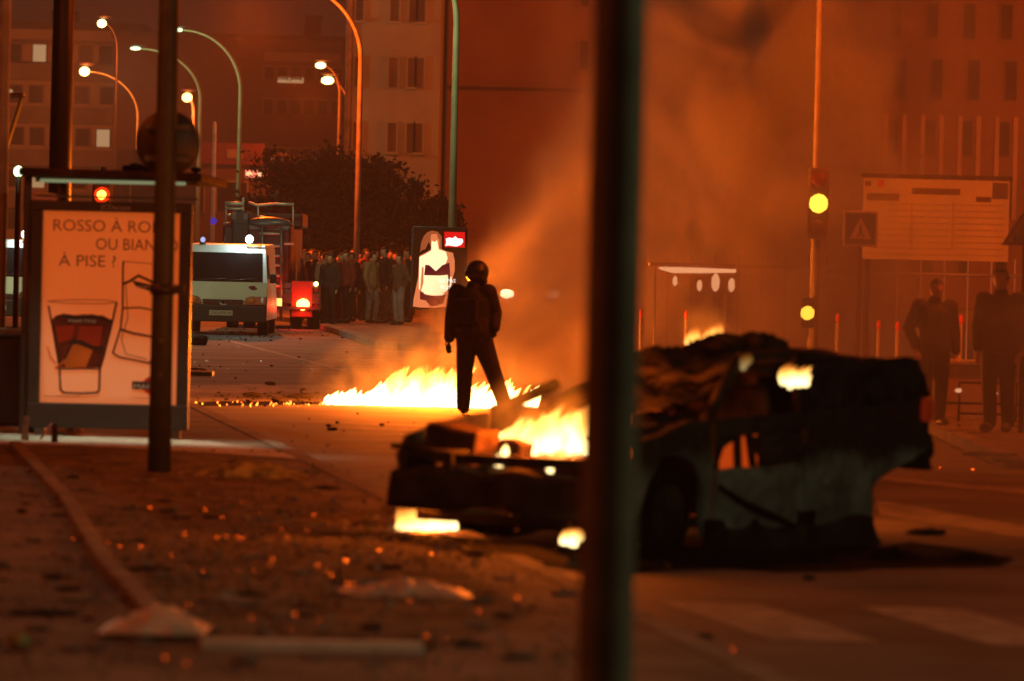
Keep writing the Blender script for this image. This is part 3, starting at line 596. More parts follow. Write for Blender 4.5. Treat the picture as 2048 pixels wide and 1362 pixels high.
for i in range(300):
    px, py = (rnd.gauss(620, 300), rnd.uniform(655, 900)) if i % 3 == 0 else (rnd.gauss(500, 110), rnd.gauss(672 if i % 2 else 800, 7)); p = G(px, max(660, py), 0)
    if p.x < KX(p.y)+.1 and p.y < 59: continue
    s_ = rnd.uniform(.006, .028); c = Vector((p.x, p.y, .012+s_*.3)); mb.ball(c, s_, rnd.uniform(.8, 1.8), 1, .6, 1, .4, i)
tag(mb.build('road_litter', M['debris']), 'countless dark crumbs of debris strewn over the roadway', 'litter', kind='stuff')
mb = MB(); mc = MB()
for i in range(170):
    px, py = rnd.uniform(-40, 1150), rnd.uniform(930, 1340); p = G(px, py, H1)
    if p.x > KX(p.y)-.2: continue
    s_ = rnd.uniform(.015, .055); q_ = Matrix.Rotation(rnd.uniform(0, 3), 3, 'Z') @ Matrix.Rotation(rnd.gauss(0, .3), 3, 'X')
    (mb if i % 5 < 3 else mc).ball((p.x, p.y, H1+.012), s_, rnd.uniform(.8, 2), rnd.uniform(.5, 1), rnd.uniform(.15, .4), 2, .7, i)
tag(mb.build('pale_scraps', M['kerb']), 'countless pale scraps of paper and rubble strewn over the left ground', 'litter', kind='stuff')
tag(mc.build('dark_scraps', M['debris']), 'countless dark scraps strewn over the left ground', 'litter', kind='stuff')
GL = ((139, 1041), (146, 1077), (217, 1084), (240, 1092), (282, 1094), (343, 1111), (434, 1074), (453, 1073), (475, 1074), (576, 1074), (268, 1230), (316, 1228), (545, 1118), (408, 1145), (330, 1316), (372, 1326), (694, 1168), (706, 1168), (740, 1182), (903, 1186), (864, 1108), (1114, 1141), (820, 1202), (895, 1277), (853, 1272), (1035, 1195), (957, 1222), (690, 1120), (410, 1020), (540, 1131), (1465, 1298), (165, 1060), (300, 1015), (445, 1035), (640, 1240), (1880, 935), (235, 1135), (590, 1228), (370, 1068), (1945, 938))
mb = MB()
for i, (px, py) in enumerate(GL):
    p, vs = shard(px, py, rnd.uniform(.006, .013)); mb.add(vs, [tuple(range(5))])
for i in range(24):
    px, py = rnd.gauss(520, 260), rnd.gauss(1090, 90)
    if py < 930 or G(px, py, H1).x > KX(G(px, py).y)-.2: continue
    p, vs = shard(px, py, rnd.uniform(.004, .010)); mb.add(vs, [tuple(range(5))])
for i in range(34):
    px, py = rnd.uniform(380, 650), rnd.gauss(808, 3); p = G(px, py); vs = shard(px, py, rnd.uniform(.008, .018), aim=(-1, 58, .4))[1]; mb.add(vs, [tuple(range(5))])
for i in range(26):
    px, py = rnd.uniform(380, 700), rnd.uniform(675, 760); vs = shard(px, py, rnd.uniform(.012, .03), aim=(-3.9, 131, 9))[1]; mb.add(vs, [tuple(range(5))])
tag(mb.build('glass_shards', M['shard']), 'countless bits of broken glass glinting on the ground', 'glass', kind='stuff')
for (px, py, w_, d_, h_, lab, nm, m_) in ((1852, 1070, .24, .12, .05, 'flat dark lump alone on the road right of the car', 'debris_lump', 'debris'), (393, 690, .42, .4, .22, 'black block lying on the road beside the police van', 'black_crate', 'rubber'),
        (505, 793, .22, .12, .06, 'dark twisted scrap on the road left of the fire', 'scrap_metal', 'debris'), (540, 770, .12, .1, .05, 'small dark lump on the middle crossing', 'debris_lump', 'debris'), (1618, 1160, .07, .06, .03, 'tiny dark lump on the road below the car door', 'debris_lump', 'debris'),
        (80, 1230, .34, .12, .03, 'long dark plank on the paving at lower left', 'dark_plank', 'debris'), (40, 1290, .1, .1, .06, 'greenish dark lump at the lower left corner', 'debris_lump', 'cloth'), (1400, 1278, .12, .06, .03, 'dark chip on the near crossing edge', 'debris_lump', 'debris'),
        (600, 796, .3, .08, .05, 'dark charred stick next to the left end of the fire', 'charred_stick', 'debris'), (560, 805, .2, .1, .06, 'blackened scrap touching the thin line of embers', 'scrap_metal', 'debris'), (395, 742, .25, .05, .05, 'dark stick on the road near the shelter', 'charred_stick', 'debris'), (665, 860, .1, .07, .03, 'small flake of debris on the dark roadway', 'debris_lump', 'debris')):
    z = H1 if px < 200 or py > 1300 and px < 1200 else 0
    q = G(px, py, z); mb = MB(); mb.ball((0, 0, h_*.4), .5, w_, d_, h_, 3, .6, px); tag(mb.build(nm, M[m_], None, (q.x, q.y, z)), lab, 'debris')
# ================================================================== PEOPLE
def ev_mesh(o):
    bpy.context.view_layer.update(); dg = bpy.context.evaluated_depsgraph_get(); me = bpy.data.meshes.new_from_object(o.evaluated_get(dg)); d = o.data; bpy.data.objects.remove(o); bpy.data.meshes.remove(d); return me
def skin(verts, edges, radii, root, sub=1):
    """closed tapering limbs between joints; remesh() fuses them into one continuous surface"""
    bm = bmesh.new()
    for i, j in edges:
        p0, p1 = Vector(verts[i]), Vector(verts[j]); r0, r1 = radii[i], radii[j]
        if isinstance(r0, tuple) != isinstance(r1, tuple):
            if isinstance(r0, tuple): r0 = min(min(r0), r1*1.15)
            else: r1 = min(min(r1), r0*1.15)
        r0 = r0 if isinstance(r0, tuple) else (r0, r0); r1 = r1 if isinstance(r1, tuple) else (r1, r1)
        d = p1-p0; L_ = d.length or 1e-5; t = d/L_; wide = isinstance(radii[i], tuple) and isinstance(radii[j], tuple)
        a = (Vector((1, 0, 0))-t*t.x) if (wide or abs(t.x) < .9) else Vector((0, 1, 0))-t*t.y
        a.normalize(); b_ = t.cross(a); rings = []; n = 14
        m0, m1 = min(r0), min(r1)
        for k in range(5): q = math.pi/2*(k/5); rings.append((-m0*math.cos(q), math.sin(q) if k else .02, 0))
        rings.append((0, 1, 0)); rings.append((L_/2, 1, .5)); rings.append((L_, 1, 1))
        for k in range(1, 6): q = math.pi/2*(k/5); rings.append((L_+m1*math.sin(q), max(.02, math.cos(q)), 1))
        prev = None
        for (x, sc2, w_) in rings:
            rx, ry = r0[0]+(r1[0]-r0[0])*w_, r0[1]+(r1[1]-r0[1])*w_
            ring = [bm.verts.new(p0+t*x+a*math.cos(2*math.pi*k/n)*rx*sc2+b_*math.sin(2*math.pi*k/n)*ry*sc2) for k in range(n)]
            if prev: 
                for k in range(n): bm.faces.new((prev[k], prev[(k+1) % n], ring[(k+1) % n], ring[k]))
            else: bm.faces.new(ring[::-1])
            prev = ring
        bm.faces.new(prev)
    bmesh.ops.recalc_face_normals(bm, faces=bm.faces)
    me = bpy.data.meshes.new('sk'); bm.to_mesh(me); bm.free(); return me
def remesh(meshes, vox, name):
    bm = bmesh.new()
    for m_ in meshes: bm.from_mesh(m_); bpy.data.meshes.remove(m_)
    me = bpy.data.meshes.new(name); bm.to_mesh(me); bm.free(); o = bpy.data.objects.new(name, me); C.objects.link(o)
    r = o.modifiers.new('r', 'REMESH'); r.mode = 'VOXEL'; r.voxel_size = vox; r.use_smooth_shade = True
    s_ = o.modifiers.new('sm', 'SMOOTH'); s_.iterations = 2; s_.factor = .4
    me = ev_mesh(o); me.name = name; return me
def ballmesh(c, r, sx=1, sy=1, sz=1, sub=3):
    bm = bmesh.new(); bmesh.ops.create_icosphere(bm, subdivisions=sub, radius=1)
    for v in bm.verts: v.co = Vector((v.co.x*sx*r+c[0], v.co.y*sy*r+c[1], v.co.z*sz*r+c[2]))
    me = bpy.data.meshes.new('b'); bm.to_mesh(me); bm.free(); return me
DEF = dict(pel=(0, 0, .95), wst=(0, -.01, 1.08), chs=(0, 0, 1.28), nck=(0, 0, 1.47), hd=(0, -.02, 1.62),
           sL=(.19, 0, 1.40), eL=(.25, .02, 1.12), wL=(.24, -.06, .87), sR=(-.19, 0, 1.40), eR=(-.25, .02, 1.12), wR=(-.24, -.06, .87),
           hL=(.09, 0, .90), kL=(.10, -.02, .49), aL=(.10, .03, .09), tL=(.12, -.14, .04), hR=(-.09, 0, .90), kR=(-.10, -.02, .49), aR=(-.10, .03, .09), tR=(-.12, -.14, .04))
def hand_chain(wr, el, V, E, Rr, wi, thumb_side):
    d = (Vector(wr)-Vector(el)).normalized(); side = d.cross(Vector((0, 1, 0))).normalized()*thumb_side; fwd = d.cross(side)
    pc = Vector(wr)+d*.05; V.append(tuple(pc)); Rr.append((.032, .016)); E.append((wi, len(V)-1)); pi = len(V)-1
    for k, (off, ln) in enumerate(((-.027, .062), (-.009, .075), (.009, .08), (.027, .07))):
        b = pc+side*off*1.0+d*.035; V.append(tuple(b)); Rr.append(.0105); E.append((pi, len(V)-1))
        m_ = b+d*ln*.5+fwd*.012; V.append(tuple(m_)); Rr.append(.0095); E.append((len(V)-2, len(V)-1))
        e_ = m_+d*ln*.4+fwd*.03; V.append(tuple(e_)); Rr.append(.008); E.append((len(V)-2, len(V)-1))
    b = Vector(wr)+d*.03+side*.04+fwd*.012; V.append(tuple(b)); Rr.append(.011); E.append((wi, len(V)-1))
    e_ = b+d*.04+side*.012+fwd*.015; V.append(tuple(e_)); Rr.append(.009); E.append((len(V)-2, len(V)-1))
def make_person(label, loc, rz, pose=None, H=1.75, top='navy', legs='navy', head='hair', bulk=1.0, vox=.014, group=None, hands=False, extra=None, skinm='skin', cat='person', coat=False):
    J = dict(DEF); J.update(pose or {}); k = ['pel', 'wst', 'chs', 'nck', 'sL', 'eL', 'wL', 'sR', 'eR', 'wR', 'hL', 'kL', 'aL', 'tL', 'hR', 'kR', 'aR', 'tR']
    V = [J[n_] for n_ in k]; ix = {n_: i for i, n_ in enumerate(k)}
    rad = dict(pel=(.15, .11), wst=(.13, .10), chs=(.165, .11), nck=.055, sL=.06, eL=.042, wL=.030, sR=.06, eR=.042, wR=.030, hL=.085, kL=.056, aL=.038, tL=.034, hR=.085, kR=.056, aR=.038, tR=.034)
    E = [('pel', 'wst'), ('wst', 'chs'), ('chs', 'nck'), ('chs', 'sL'), ('sL', 'eL'), ('eL', 'wL'), ('chs', 'sR'), ('sR', 'eR'), ('eR', 'wR'), ('pel', 'hL'), ('hL', 'kL'), ('kL', 'aL'), ('aL', 'tL'), ('pel', 'hR'), ('hR', 'kR'), ('kR', 'aR'), ('aR', 'tR')]
    E = [(ix[a], ix[b]) for a, b in E]; Rr = [rad[n_] for n_ in k]
    if hands: hand_chain(J['wL'], J['eL'], V, E, Rr, ix['wL'], 1); hand_chain(J['wR'], J['eR'], V, E, Rr, ix['wR'], -1)
    parts_ = [skin(V, E, Rr, 0, 1)]
    if not hands:
        for s_ in 'LR':
            w_, e_ = Vector(J['w'+s_]), Vector(J['e'+s_]); d = (w_-e_).normalized(); parts_.append(ballmesh(w_+d*.06, .045, .75, .6, 1.3, 2))
            for q_ in (-.6, -.2, .2, .6): parts_.append(ballmesh(w_+d*.12+Vector((.03*q_, -.01, 0)), .012, 1, 1, 3, 1))
    hd = Vector(J['hd'])
    parts_ += [ballmesh(hd, .1, .78, .95, 1.12), ballmesh(hd+Vector((0, -.035, -.06)), .06, .85, .9, .8), ballmesh(hd+Vector((0, -.098, -.01)), .017, .7, 1, 1.4), ballmesh(hd+Vector((.078, 0, 0)), .022, .4, .8, 1.2, 2), ballmesh(hd+Vector((-.078, 0, 0)), .022, .4, .8, 1.2, 2)]
    n1, n2 = Vector(J['nck']), hd-Vector((0, -.015, .06)); parts_.append(skin([tuple(n1-Vector((0, 0, .04))), tuple(n2)], [(0, 1)], [.058, .055], 0, 1))
    t = thing('person', label, cat, loc, rz, group, H/1.75)
    def ob(name, me, m_, par=t):
        me.materials.clear(); me.materials.append(M[m_]); o = bpy.data.objects.new(name, me); C.objects.link(o); o.parent = par
        for p_ in me.polygons: p_.use_smooth = True
        return o
    body = ob('body', remesh(parts_, vox, 'body'), skinm)
    b = bulk
    jk = ['wst0', 'wst', 'chs', 'nck', 'sL', 'eL', 'wL', 'sR', 'eR', 'wR']; JJ = dict(J); JJ['wst0'] = tuple(Vector(J['pel'])+Vector((0, 0, -.12 if coat else -.02)))
    for s_ in 'LR': JJ['w'+s_] = tuple(Vector(J['w'+s_])*.93+Vector(J['e'+s_])*.07)
    jr = dict(wst0=(.185*b, .145*b), wst=(.165*b, .13*b), chs=(.20*b, .145*b), nck=.075, sL=.085*b, eL=.066*b, wL=.052*b, sR=.085*b, eR=.066*b, wR=.052*b)
    jx = {n_: i for i, n_ in enumerate(jk)}; je = [(jx[a], jx[c]) for a, c in (('wst0', 'wst'), ('wst', 'chs'), ('chs', 'nck'), ('chs', 'sL'), ('sL', 'eL'), ('eL', 'wL'), ('chs', 'sR'), ('sR', 'eR'), ('eR', 'wR'))]
    ob('jacket', remesh([skin([JJ[n_] for n_ in jk], je, [jr[n_] for n_ in jk], 1, 1)], vox, 'jacket'), top)
    lk = ['pel', 'hL', 'kL', 'aL', 'hR', 'kR', 'aR']; JL = dict(J)
    for s_ in 'LR': JL['a'+s_] = tuple(Vector(J['a'+s_])*.97+Vector(J['k'+s_])*.03)
    lr = dict(pel=(.168*b, .13*b), hL=.108*b, kL=.078*b, aL=.066*b, hR=.108*b, kR=.078*b, aR=.066*b); lx = {n_: i for i, n_ in enumerate(lk)}
    ob('trousers', remesh([skin([JL[n_] for n_ in lk], [(lx[a], lx[c]) for a, c in (('pel', 'hL'), ('hL', 'kL'), ('kL', 'aL'), ('pel', 'hR'), ('hR', 'kR'), ('kR', 'aR'))], [lr[n_] for n_ in lk], 0, 1)], vox, 'trousers'), legs)
    for s_ in 'LR':
        a_, t_ = Vector(J['a'+s_]), Vector(J['t'+s_]); mb = MB(); mid = (a_+t_)/2; d = (t_-a_); d.z = 0
        mb.ball((0, 0, 0), 1, .052, d.length/2+.07, .05, 3); sh_ = mb.build('shoe', M['blackpl'], t, (mid.x, mid.y, min(a_.z, t_.z)+.012)); sh_.rotation_euler.z = math.atan2(d.y, d.x)+math.pi/2
    mb = MB()
    if head == 'helm':
        mb.ball(hd+Vector((0, .01, .02)), 1, .128, .145, .135, 3); mb.ball(hd+Vector((0, .05, -.08)), 1, .105, .09, .08, 3); ht = mb.build('helmet', M['helm'], t)
        MB().ball(hd+Vector((0, -.04, .0)), 1, .118, .125, .095, 3).build('visor', M['glass'], ht)
    else:
        bm = bmesh.new(); bmesh.ops.create_icosphere(bm, subdivisions=3, radius=1)
        bmesh.ops.delete(bm, geom=[v for v in bm.verts if v.co.z < -.35 or (v.co.y < -.35 and v.co.z < .35)], context='VERTS')
        for v in bm.verts: v.co = Vector((v.co.x*.085, v.co.y*.104+.004, v.co.z*.12+.012))*(1+.05*noise.noise(v.co*6))+hd
        mb.bm(bm, True); mb.build('hair' if head == 'hair' else 'hood', M[head], t)
    if extra: extra(t, J)
    return t
def copy_person(src, label, loc, rz, H, mats, group):
    r = src.copy(); C.objects.link(r); r.location = loc; r.rotation_euler = (0, 0, rz); r.scale = (H/1.75,)*3; r['label'] = label; r['group'] = group
    for ch in list(src.children):
        c = ch.copy(); C.objects.link(c); c.parent = r
        for key, m_ in mats.items():
            if c.name.split('.')[0] == key: c.material_slots[0].link = 'OBJECT'; c.material_slots[0].material = M[m_]
    return r
# the helmeted figure before the fire
q = G(941, 829)
pose = dict(pel=(.02, 0, .93), wst=(.0, 0, 1.07), chs=(-.02, 0, 1.26), nck=(0.0, -.0, 1.44), hd=(.03, .02, 1.58),
            sL=(.17, .02, 1.37), eL=(.22, .12, 1.14), wL=(.27, .0, .97), sR=(-.19, -.02, 1.36), eR=(-.27, .02, 1.08), wR=(-.27, -.03, .84),
            hL=(.10, 0, .88), kL=(.25, .03, .49), aL=(.41, .05, .09), tL=(.50, -.02, .04), hR=(-.06, 0, .88), kR=(-.07, -.03, .50), aR=(-.10, .02, .09), tR=(-.14, .16, .04))
def riot(t, J):
    MB().box((-.02, -.15, 1.16), (.30, .09, .28), None, .03).build('backpack', M['navy'], t)
    mb = MB(); mb.tube([(.16, 0, .965), (.05, .13, .965), (-.12, .13, .965), (-.19, 0, .965), (-.12, -.13, .965), (.05, -.14, .965), (.16, 0, .965)], .03, 8); mb.build('belt', M['blackpl'], t)
    for s_ in 'LR':
        MB().tube([J['k'+s_], tuple(Vector(J['k'+s_])*.25+Vector(J['a'+s_])*.75)], [.088, .07], 12).build('shin_guard', M['blackpl'], t)
make_person('person in dark riot clothing and helmet standing in front of the fire', (q.x, q.y, 0), R(-24), pose, 1.76, head='helm', bulk=1.22, vox=.009, hands=True, extra=riot, skinm='navy')
# two shadowy men at the right
q = P(1862, 900, 51.5)
make_person('shorter dark person with arms bent, just past the rear of the burnt car', (q.x, 51.5, .1), R(15), dict(eL=(.27, .04, 1.12), wL=(.26, -.06, .88), eR=(-.30, .05, 1.14), wR=(-.25, -.08, .92), hd=(.02, 0, 1.6)), 1.58, top='navy', bulk=1.1, vox=.013, hands=True)
q = P(1995, 885, 50)
make_person('tall dark person standing at the far right in front of the low wall', (q.x, 50, .1), R(-25), dict(eR=(-.25, 0, 1.12), wR=(-.22, -.08, .88)), 1.70, top='navy', bulk=1.08, vox=.013, hands=True)
# the crowd
for nme, c_ in (('c_dark', (.03, .024, .022)), ('c_red', (.22, .03, .02)), ('c_grey', (.22, .21, .2)), ('c_brown', (.12, .07, .04)), ('c_pale', (.45, .38, .28)), ('c_blue', (.04, .05, .1)), ('c_jean', (.13, .14, .17)), ('c_tan', (.3, .2, .1))):
    M[nme] = mat(nme+'_cloth', c_, .85, var=.2, scale=8)
protos = []
far = (0, 400, -50)
P_POSES = [dict(), dict(wL=(.06, -.22, 1.12), wR=(-.06, -.22, 1.10), eL=(.27, -.04, 1.13), eR=(-.27, -.04, 1.13)), dict(eR=(-.30, -.05, 1.3), wR=(-.16, -.12, 1.52)), dict(kL=(.14, -.08, .5), aL=(.16, -.02, .09), tL=(.19, -.18, .04), hd=(.03, -.03, 1.6)),
           dict(wL=(.1, .14, .95), wR=(-.1, .14, .95), eL=(.28, .1, 1.12), eR=(-.28, .1, 1.12))]
CR = []   # px, feet py, height, pose, top, legs, extra words
crowd = [(603, 640, 1.72, 0, 'c_red', 'c_dark', 'person in a red jacket standing against the side of the fire engine'),
 (617, 641, 1.66, 1, 'c_dark', 'c_dark', 'person with arms folded, second from the fire engine'),
 (630, 642, 1.70, 0, 'c_dark', 'c_jean', 'person in dark jacket and jeans, third from the fire engine'),
 (641, 643, 1.80, 3, 'c_pale', 'c_dark', 'person in a pale coat near the fire engine brake light'),
 (654, 646, 1.76, 0, 'c_dark', 'c_dark', 'person in long black clothes beside the pale coated one'),
 (664, 644, 1.74, 4, 'c_brown', 'c_dark', 'person in a brown jacket with hands behind the back'),
 (676, 645, 1.82, 1, 'c_dark', 'c_red', 'tall person in black top and red trousers with folded arms'),
 (688, 645, 1.78, 0, 'c_red', 'c_dark', 'person in a red top left of the curved lamp post'),
 (698, 646, 1.80, 3, 'c_dark', 'c_dark', 'person in dark clothes touching the curved lamp post'),
 (722, 644, 1.70, 0, 'c_dark', 'c_dark', 'person in dark clothes directly right of the curved lamp post'),
 (737, 646, 1.74, 3, 'c_tan', 'c_grey', 'person in a tan jacket and pale grey trousers'),
 (752, 645, 1.72, 1, 'c_pale', 'c_dark', 'person in a cream top with folded arms'),
 (768, 646, 1.86, 2, 'c_dark', 'c_brown', 'tall person shading the eyes with one hand'),
 (782, 645, 1.72, 0, 'c_dark', 'c_jean', 'person in black top and jeans near the lit advert'),
 (797, 648, 1.78, 4, 'c_brown', 'c_grey', 'person in a brown jacket and grey trousers next to the lit advert'),
 (812, 647, 1.80, 0, 'c_dark', 'c_dark', 'rightmost standing person, dark, partly behind the lit advert'),
 (610, 634, 1.74, 2, 'c_grey', 'c_dark', 'person in a grey shirt raising an arm above the others'),
 (648, 634, 1.78, 0, 'c_dark', 'c_dark', 'person in dark clothes in the rear row behind the pale coat'),
 (670, 634, 1.80, 3, 'c_blue', 'c_dark', 'person in dark blue in the rear row left of the lamp post'),
 (690, 633, 1.76, 0, 'c_brown', 'c_dark', 'rear row person in brown just left of the lamp post'),
 (728, 634, 1.82, 1, 'c_red', 'c_dark', 'rear row person in red behind the tan jacket'),
 (746, 634, 1.78, 0, 'c_dark', 'c_dark', 'rear row person in black behind the cream top'),
 (790, 634, 1.84, 3, 'c_brown', 'c_dark', 'tall rear row person in brown behind the jeans wearer'),
 (806, 634, 1.80, 0, 'c_grey', 'c_dark', 'rear row person in a grey top nearest the lit advert')]
crowd = [(px+rnd.uniform(-6, 6), py+rnd.uniform(-4, 2), Hh+rnd.uniform(-.2, .06), ps, tp, lg, lab) for px, py, Hh, ps, tp, lg, lab in crowd]
for k, (px, ps, tp, w_) in enumerate(((597, 1, 'c_brown', 'leftmost in the rear row, folded arms, beside the engine'), (622, 0, 'c_dark', 'second in the rear row over the fire engine locker'), (636, 4, 'c_blue', 'dark blue, in the rear row over the fire engine locker'), (705, 1, 'c_pale', 'pale top, in the rear row just behind the lamp post'), (716, 0, 'c_tan', 'tan top, in the rear row right of the lamp post'), (760, 3, 'c_brown', 'brown top, in the rear row left of the person shading the eyes'), (775, 1, 'c_red', 'red top, in the rear row right of the person shading the eyes'), (820, 4, 'c_dark', 'dark, in the rear row at the edge of the lit advert'))): crowd.append((px, 632+rnd.uniform(-2, 2), rnd.uniform(1.66, 1.9), ps, tp, 'c_dark', 'person '+w_))
for i, (px, py, Hh, ps, tp, lg, lab) in enumerate(crowd):
    q = G(px, py, .12); H2 = Hh
    if len(protos) <= 4 and not any(p_[0] == ps for p_ in protos):
        o = make_person(lab, (q.x, q.y, .12), rnd.uniform(-1.1, 1.1), P_POSES[ps], H2, top=tp, legs=lg, vox=.02, group='people watching in the crowd', bulk=1.05); protos.append((ps, o))
    else:
        src = [p_[1] for p_ in protos if p_[0] == ps][0]; copy_person(src, lab, (q.x, q.y, .12), rnd.uniform(-1.1, 1.1), H2, dict(jacket=tp, trousers=lg), 'people watching in the crowd')
q = G(686, 640, .12); tag(MB().prism([(-.11, 0), (.12, .0), (.16, .42), (-.02, .46)], -.05, .05).build('carrier_bag', M['c_tan'], None, (q.x, q.y-1.2, .25), bev=.02), 'tan carrier bag held low beside the lamp post in the crowd', 'bag')
# ================================================================== VEHICLES
def van(label, px, d, rz=0):
    c = P(px, 506, d); t = thing('police_van', label, 'van', (c.x, d, 0), rz, 'white police vans parked on the road')
    W2 = .95
    prof = [(0, .32), (-.02, .62), (.02, .78), (.12, 1.12), (.62, 1.78), (.85, 1.93), (4.6, 1.96), (4.7, 1.8), (4.7, .32)]     # y (length), z
    mb = MB(); xs = (-W2, -W2*.985, W2*.985, W2); ins = (.05, 0, 0, .05); vs = []
    for x, i_ in zip(xs, ins):
        for (y_, z_) in prof:
            k = 1-.10*max(0, (z_-1.1))/.85; yy = min(max(y_, i_), 4.7-i_); vs.append((x*k, yy, z_-(i_ if z_ > 1.8 else 0)))
    n = len(prof); fs = [(a*n+i, a*n+i+1, (a+1)*n+i+1, (a+1)*n+i) for a in range(3) for i in range(n-1)]+[(a*n, a*n+n-1, (a+1)*n+n-1, (a+1)*n) for a in range(3)]+[tuple(range(n)), tuple(range(3*n, 4*n))]
    mb.add(vs, fs); mb.build('body', M['whitev'], t, bev=.03)
    # windscreen lies on the slope between (.12,1.12) and (.62,1.78)
    def sl(z_): return .12+(z_-1.12)/.66*.5
    z0, z1 = 1.14, 1.76; mb = MB(); a0, a1 = .80*(1), .74
    mb.add([(-.84, sl(z0)-.015, z0), (.84, sl(z0)-.015, z0), (.80, sl(z1)-.015, z1), (-.80, sl(z1)-.015, z1)], [(0, 1, 2, 3)]); mb.build('windscreen', M['glass'], t)
    mb = MB(); mb.tube([(-.6, sl(1.2)-.03, 1.16), (.05, sl(1.2)-.03, 1.2)], .012, 6); mb.tube([(.0, sl(1.2)-.03, 1.16), (.65, sl(1.2)-.03, 1.2)], .012, 6); mb.build('wiper', M['blackpl'], t)
    MB().prism([(-W2+.02, .28), (W2-.02, .28), (W2, .42), (W2, .63), (.5, .64), (-.5, .64), (-W2, .63), (-W2, .42)], -.11, .12).build('bumper', M['blackpl'], t, bev=.03)
    mb = MB(); mb.box((0, -.025, .74), (.86, .03, .035)); mb.box((-.25, -.03, .68), (.36, .03, .03)); mb.box((.25, -.03, .68), (.36, .03, .03)); mb.ball((0, -.03, .715), .05, 1, .4, .8); mb.build('grille', M['blackpl'], t)
    for s_ in (-1, 1):
        h = MB().prism([(s_*.46, .655), (s_*.94, .655), (s_*.94, .83), (s_*.60, .83), (s_*.5, .8)], -.05, .1).build('headlight', M['chrome'], t, bev=.01)
        MB().ball((s_*.62, -.05, .74), .065, 1.4, .4, 1).build('indicator', M['orangel'], h)
        MB().ball((s_*.86, -.05, .745), .05, .8, .4, 1.5).build('reflector', M['fencew'], h)
        for yy in (.95, 3.9):
            w_ = MB(); w_.tube([(s_*.93, yy, .31), (s_*.72, yy, .31)], .31, 24); wo = w_.build('wheel', M['rubber'], t)
            MB().tube([(s_*.935, yy, .31), (s_*.90, yy, .31)], .17, 16).build('rim', M['galv'], wo)
        MB().box((s_*1.05, .42, 1.22), (.14, .1, .2), None, .03).build('mirror', M['blackpl'], t)
        MB().add([(s_*.93, .75, 1.2), (s_*.93, 1.6, 1.2), (s_*.885, 1.6, 1.72), (s_*.885, 1.0, 1.72)], [(0, 1, 2, 3)]).build('side_window', M['glass'], t)
    pl = MB().box((-.02, -.125, .47), (.5, .015, .11), None, .004).build('number_plate', M['plate'], t)
    text('274 NTF 75', .08, (-.24, -.136, .44), M['inkd'], 'plate_number', pl, .44)
    MB().ball((.62, .03, 1.03), .07, 1.1, .15, .55).build('emblem', M['signred'], t)
    lb = MB(); lb.box((.62, .72, 1.925), (.34, .06, .05)); lb.build('roof_marker', M['orangel'], t)
    for x, m_, r_ in ((-.5, 'beac', .055), (.5, 'lampw', .085)):
        bb = MB().tube([(x, .86, 1.92), (x, .86, 1.97)], .07, 12).build('beacon_base', M['blackpl'], t)
        MB().ball((x, .86, 1.97+r_), r_, 1, 1, 1.1).build('beacon', M[m_], t)
    MB().tube([(-.05, .9, 1.93), (-.02, .9, 2.15)], .006, 6).build('aerial', M['blackpl'], t)
    return t
M['beac'] = emis('beacon_blue', (.5, .55, 1), .9)
v1 = van('white police van facing us right of the poster panel, one beacon glaring white', 447, 104)
van('white police van half hidden at the left edge behind the shelter', -5, 104.8)
vx = P(447, 506, 104).x
light('beacon_light', (vx+.5, 104.55, 2.15), (.7, .9, 1), 35, .05)
light('beacon_light', (P(-5, 506, 104).x+.5, 105.3, 2.15), (.7, .9, 1), 35, .05)
# fire engine seen from behind
dF = 114; c = P(545, 506, dF); fe = thing('fire_engine', 'dark red fire engine seen from behind with roof ladder and glaring brake light', 'fire engine', (c.x, dF, 0)); fo = Vector(fe.location)
def fx(px, py, dy=0): v = P(px, py, dF+dy); return (v.x-fo.x, dy, v.z)
mb = MB(); mb.box((-.38, 3.2, 1.45), (1.6, 6.2, 1.9), None, .06); mb.build('body', M['fengine'], fe)
mb = MB(); mb.box((.78, 2.6, .76), (.68, 5.2, .52), None, .04); mb.build('side_locker', M['fengine'], fe)
mb = MB(); mb.box((-.15, 3.5, 2.55), (1.5, 3, .35), None, .05); mb.build('roof_locker', M['fengine'], fe)
for k in range(3):
    a, b_ = fx(556, 571+k*13), fx(603, 574+k*13); mb = MB(); mb.box(((a[0]+b_[0])/2, .07, a[2]), (b_[0]-a[0], .05, .13), None, .01); mb.build('shutter_slat', M['metalgrey'], fe)
mb = MB(); mb.box((0, .0, .72), (2.3, .16, .26), None, .02); mb.box((0, -.12, .5), (2.3, .3, .07)); mb.build('rear_bumper', M['blackpl'], fe)
mb = MB(); mb.tube([fx(523, 640, -.1), fx(524, 452, -.1)], .035, 8); mb.tube([fx(562, 640, -.1), fx(562, 455, -.1)], .035, 8); ld = mb.build('rear_ladder', M['metalgrey'], fe)
mb = MB()
for py in (468, 493, 512, 531, 552, 572): mb.tube([fx(519, py-1, -.1), fx(562, py, -.1)], .028, 8)
mb.build('ladder_rung', M['metalpale'], ld)
mb = MB()
for a, b_ in (((450, 407), (488, 408)), ((452, 417), (488, 418)), ((486, 395), (486, 414)), ((450, 430), (465, 430)), ((447, 446), (461, 447))): mb.tube([fx(*a, .4), fx(*b_, .4)], .03 if a[1] != 407 else .05, 8)
mb.tube([fx(452, 450, .4), fx(452, 405, .4)], .02, 8); mb.tube([fx(486, 450, .4), fx(486, 395, .4)], .02, 8); mb.build('roof_gantry', M['metalpale'], fe)
mb = MB(); mb.tube([fx(497, 405, .6), fx(515, 411, .6), fx(553, 408, .6), fx(588, 409, .6)], .035, 8); mb.tube([fx(515, 434, .6), fx(530, 433, .6)], .03, 8); mb.tube([fx(516, 411, .6), fx(516, 460, .6)], .018, 6); mb.tube([fx(586, 409, .6), fx(586, 470, .6)], .018, 6)
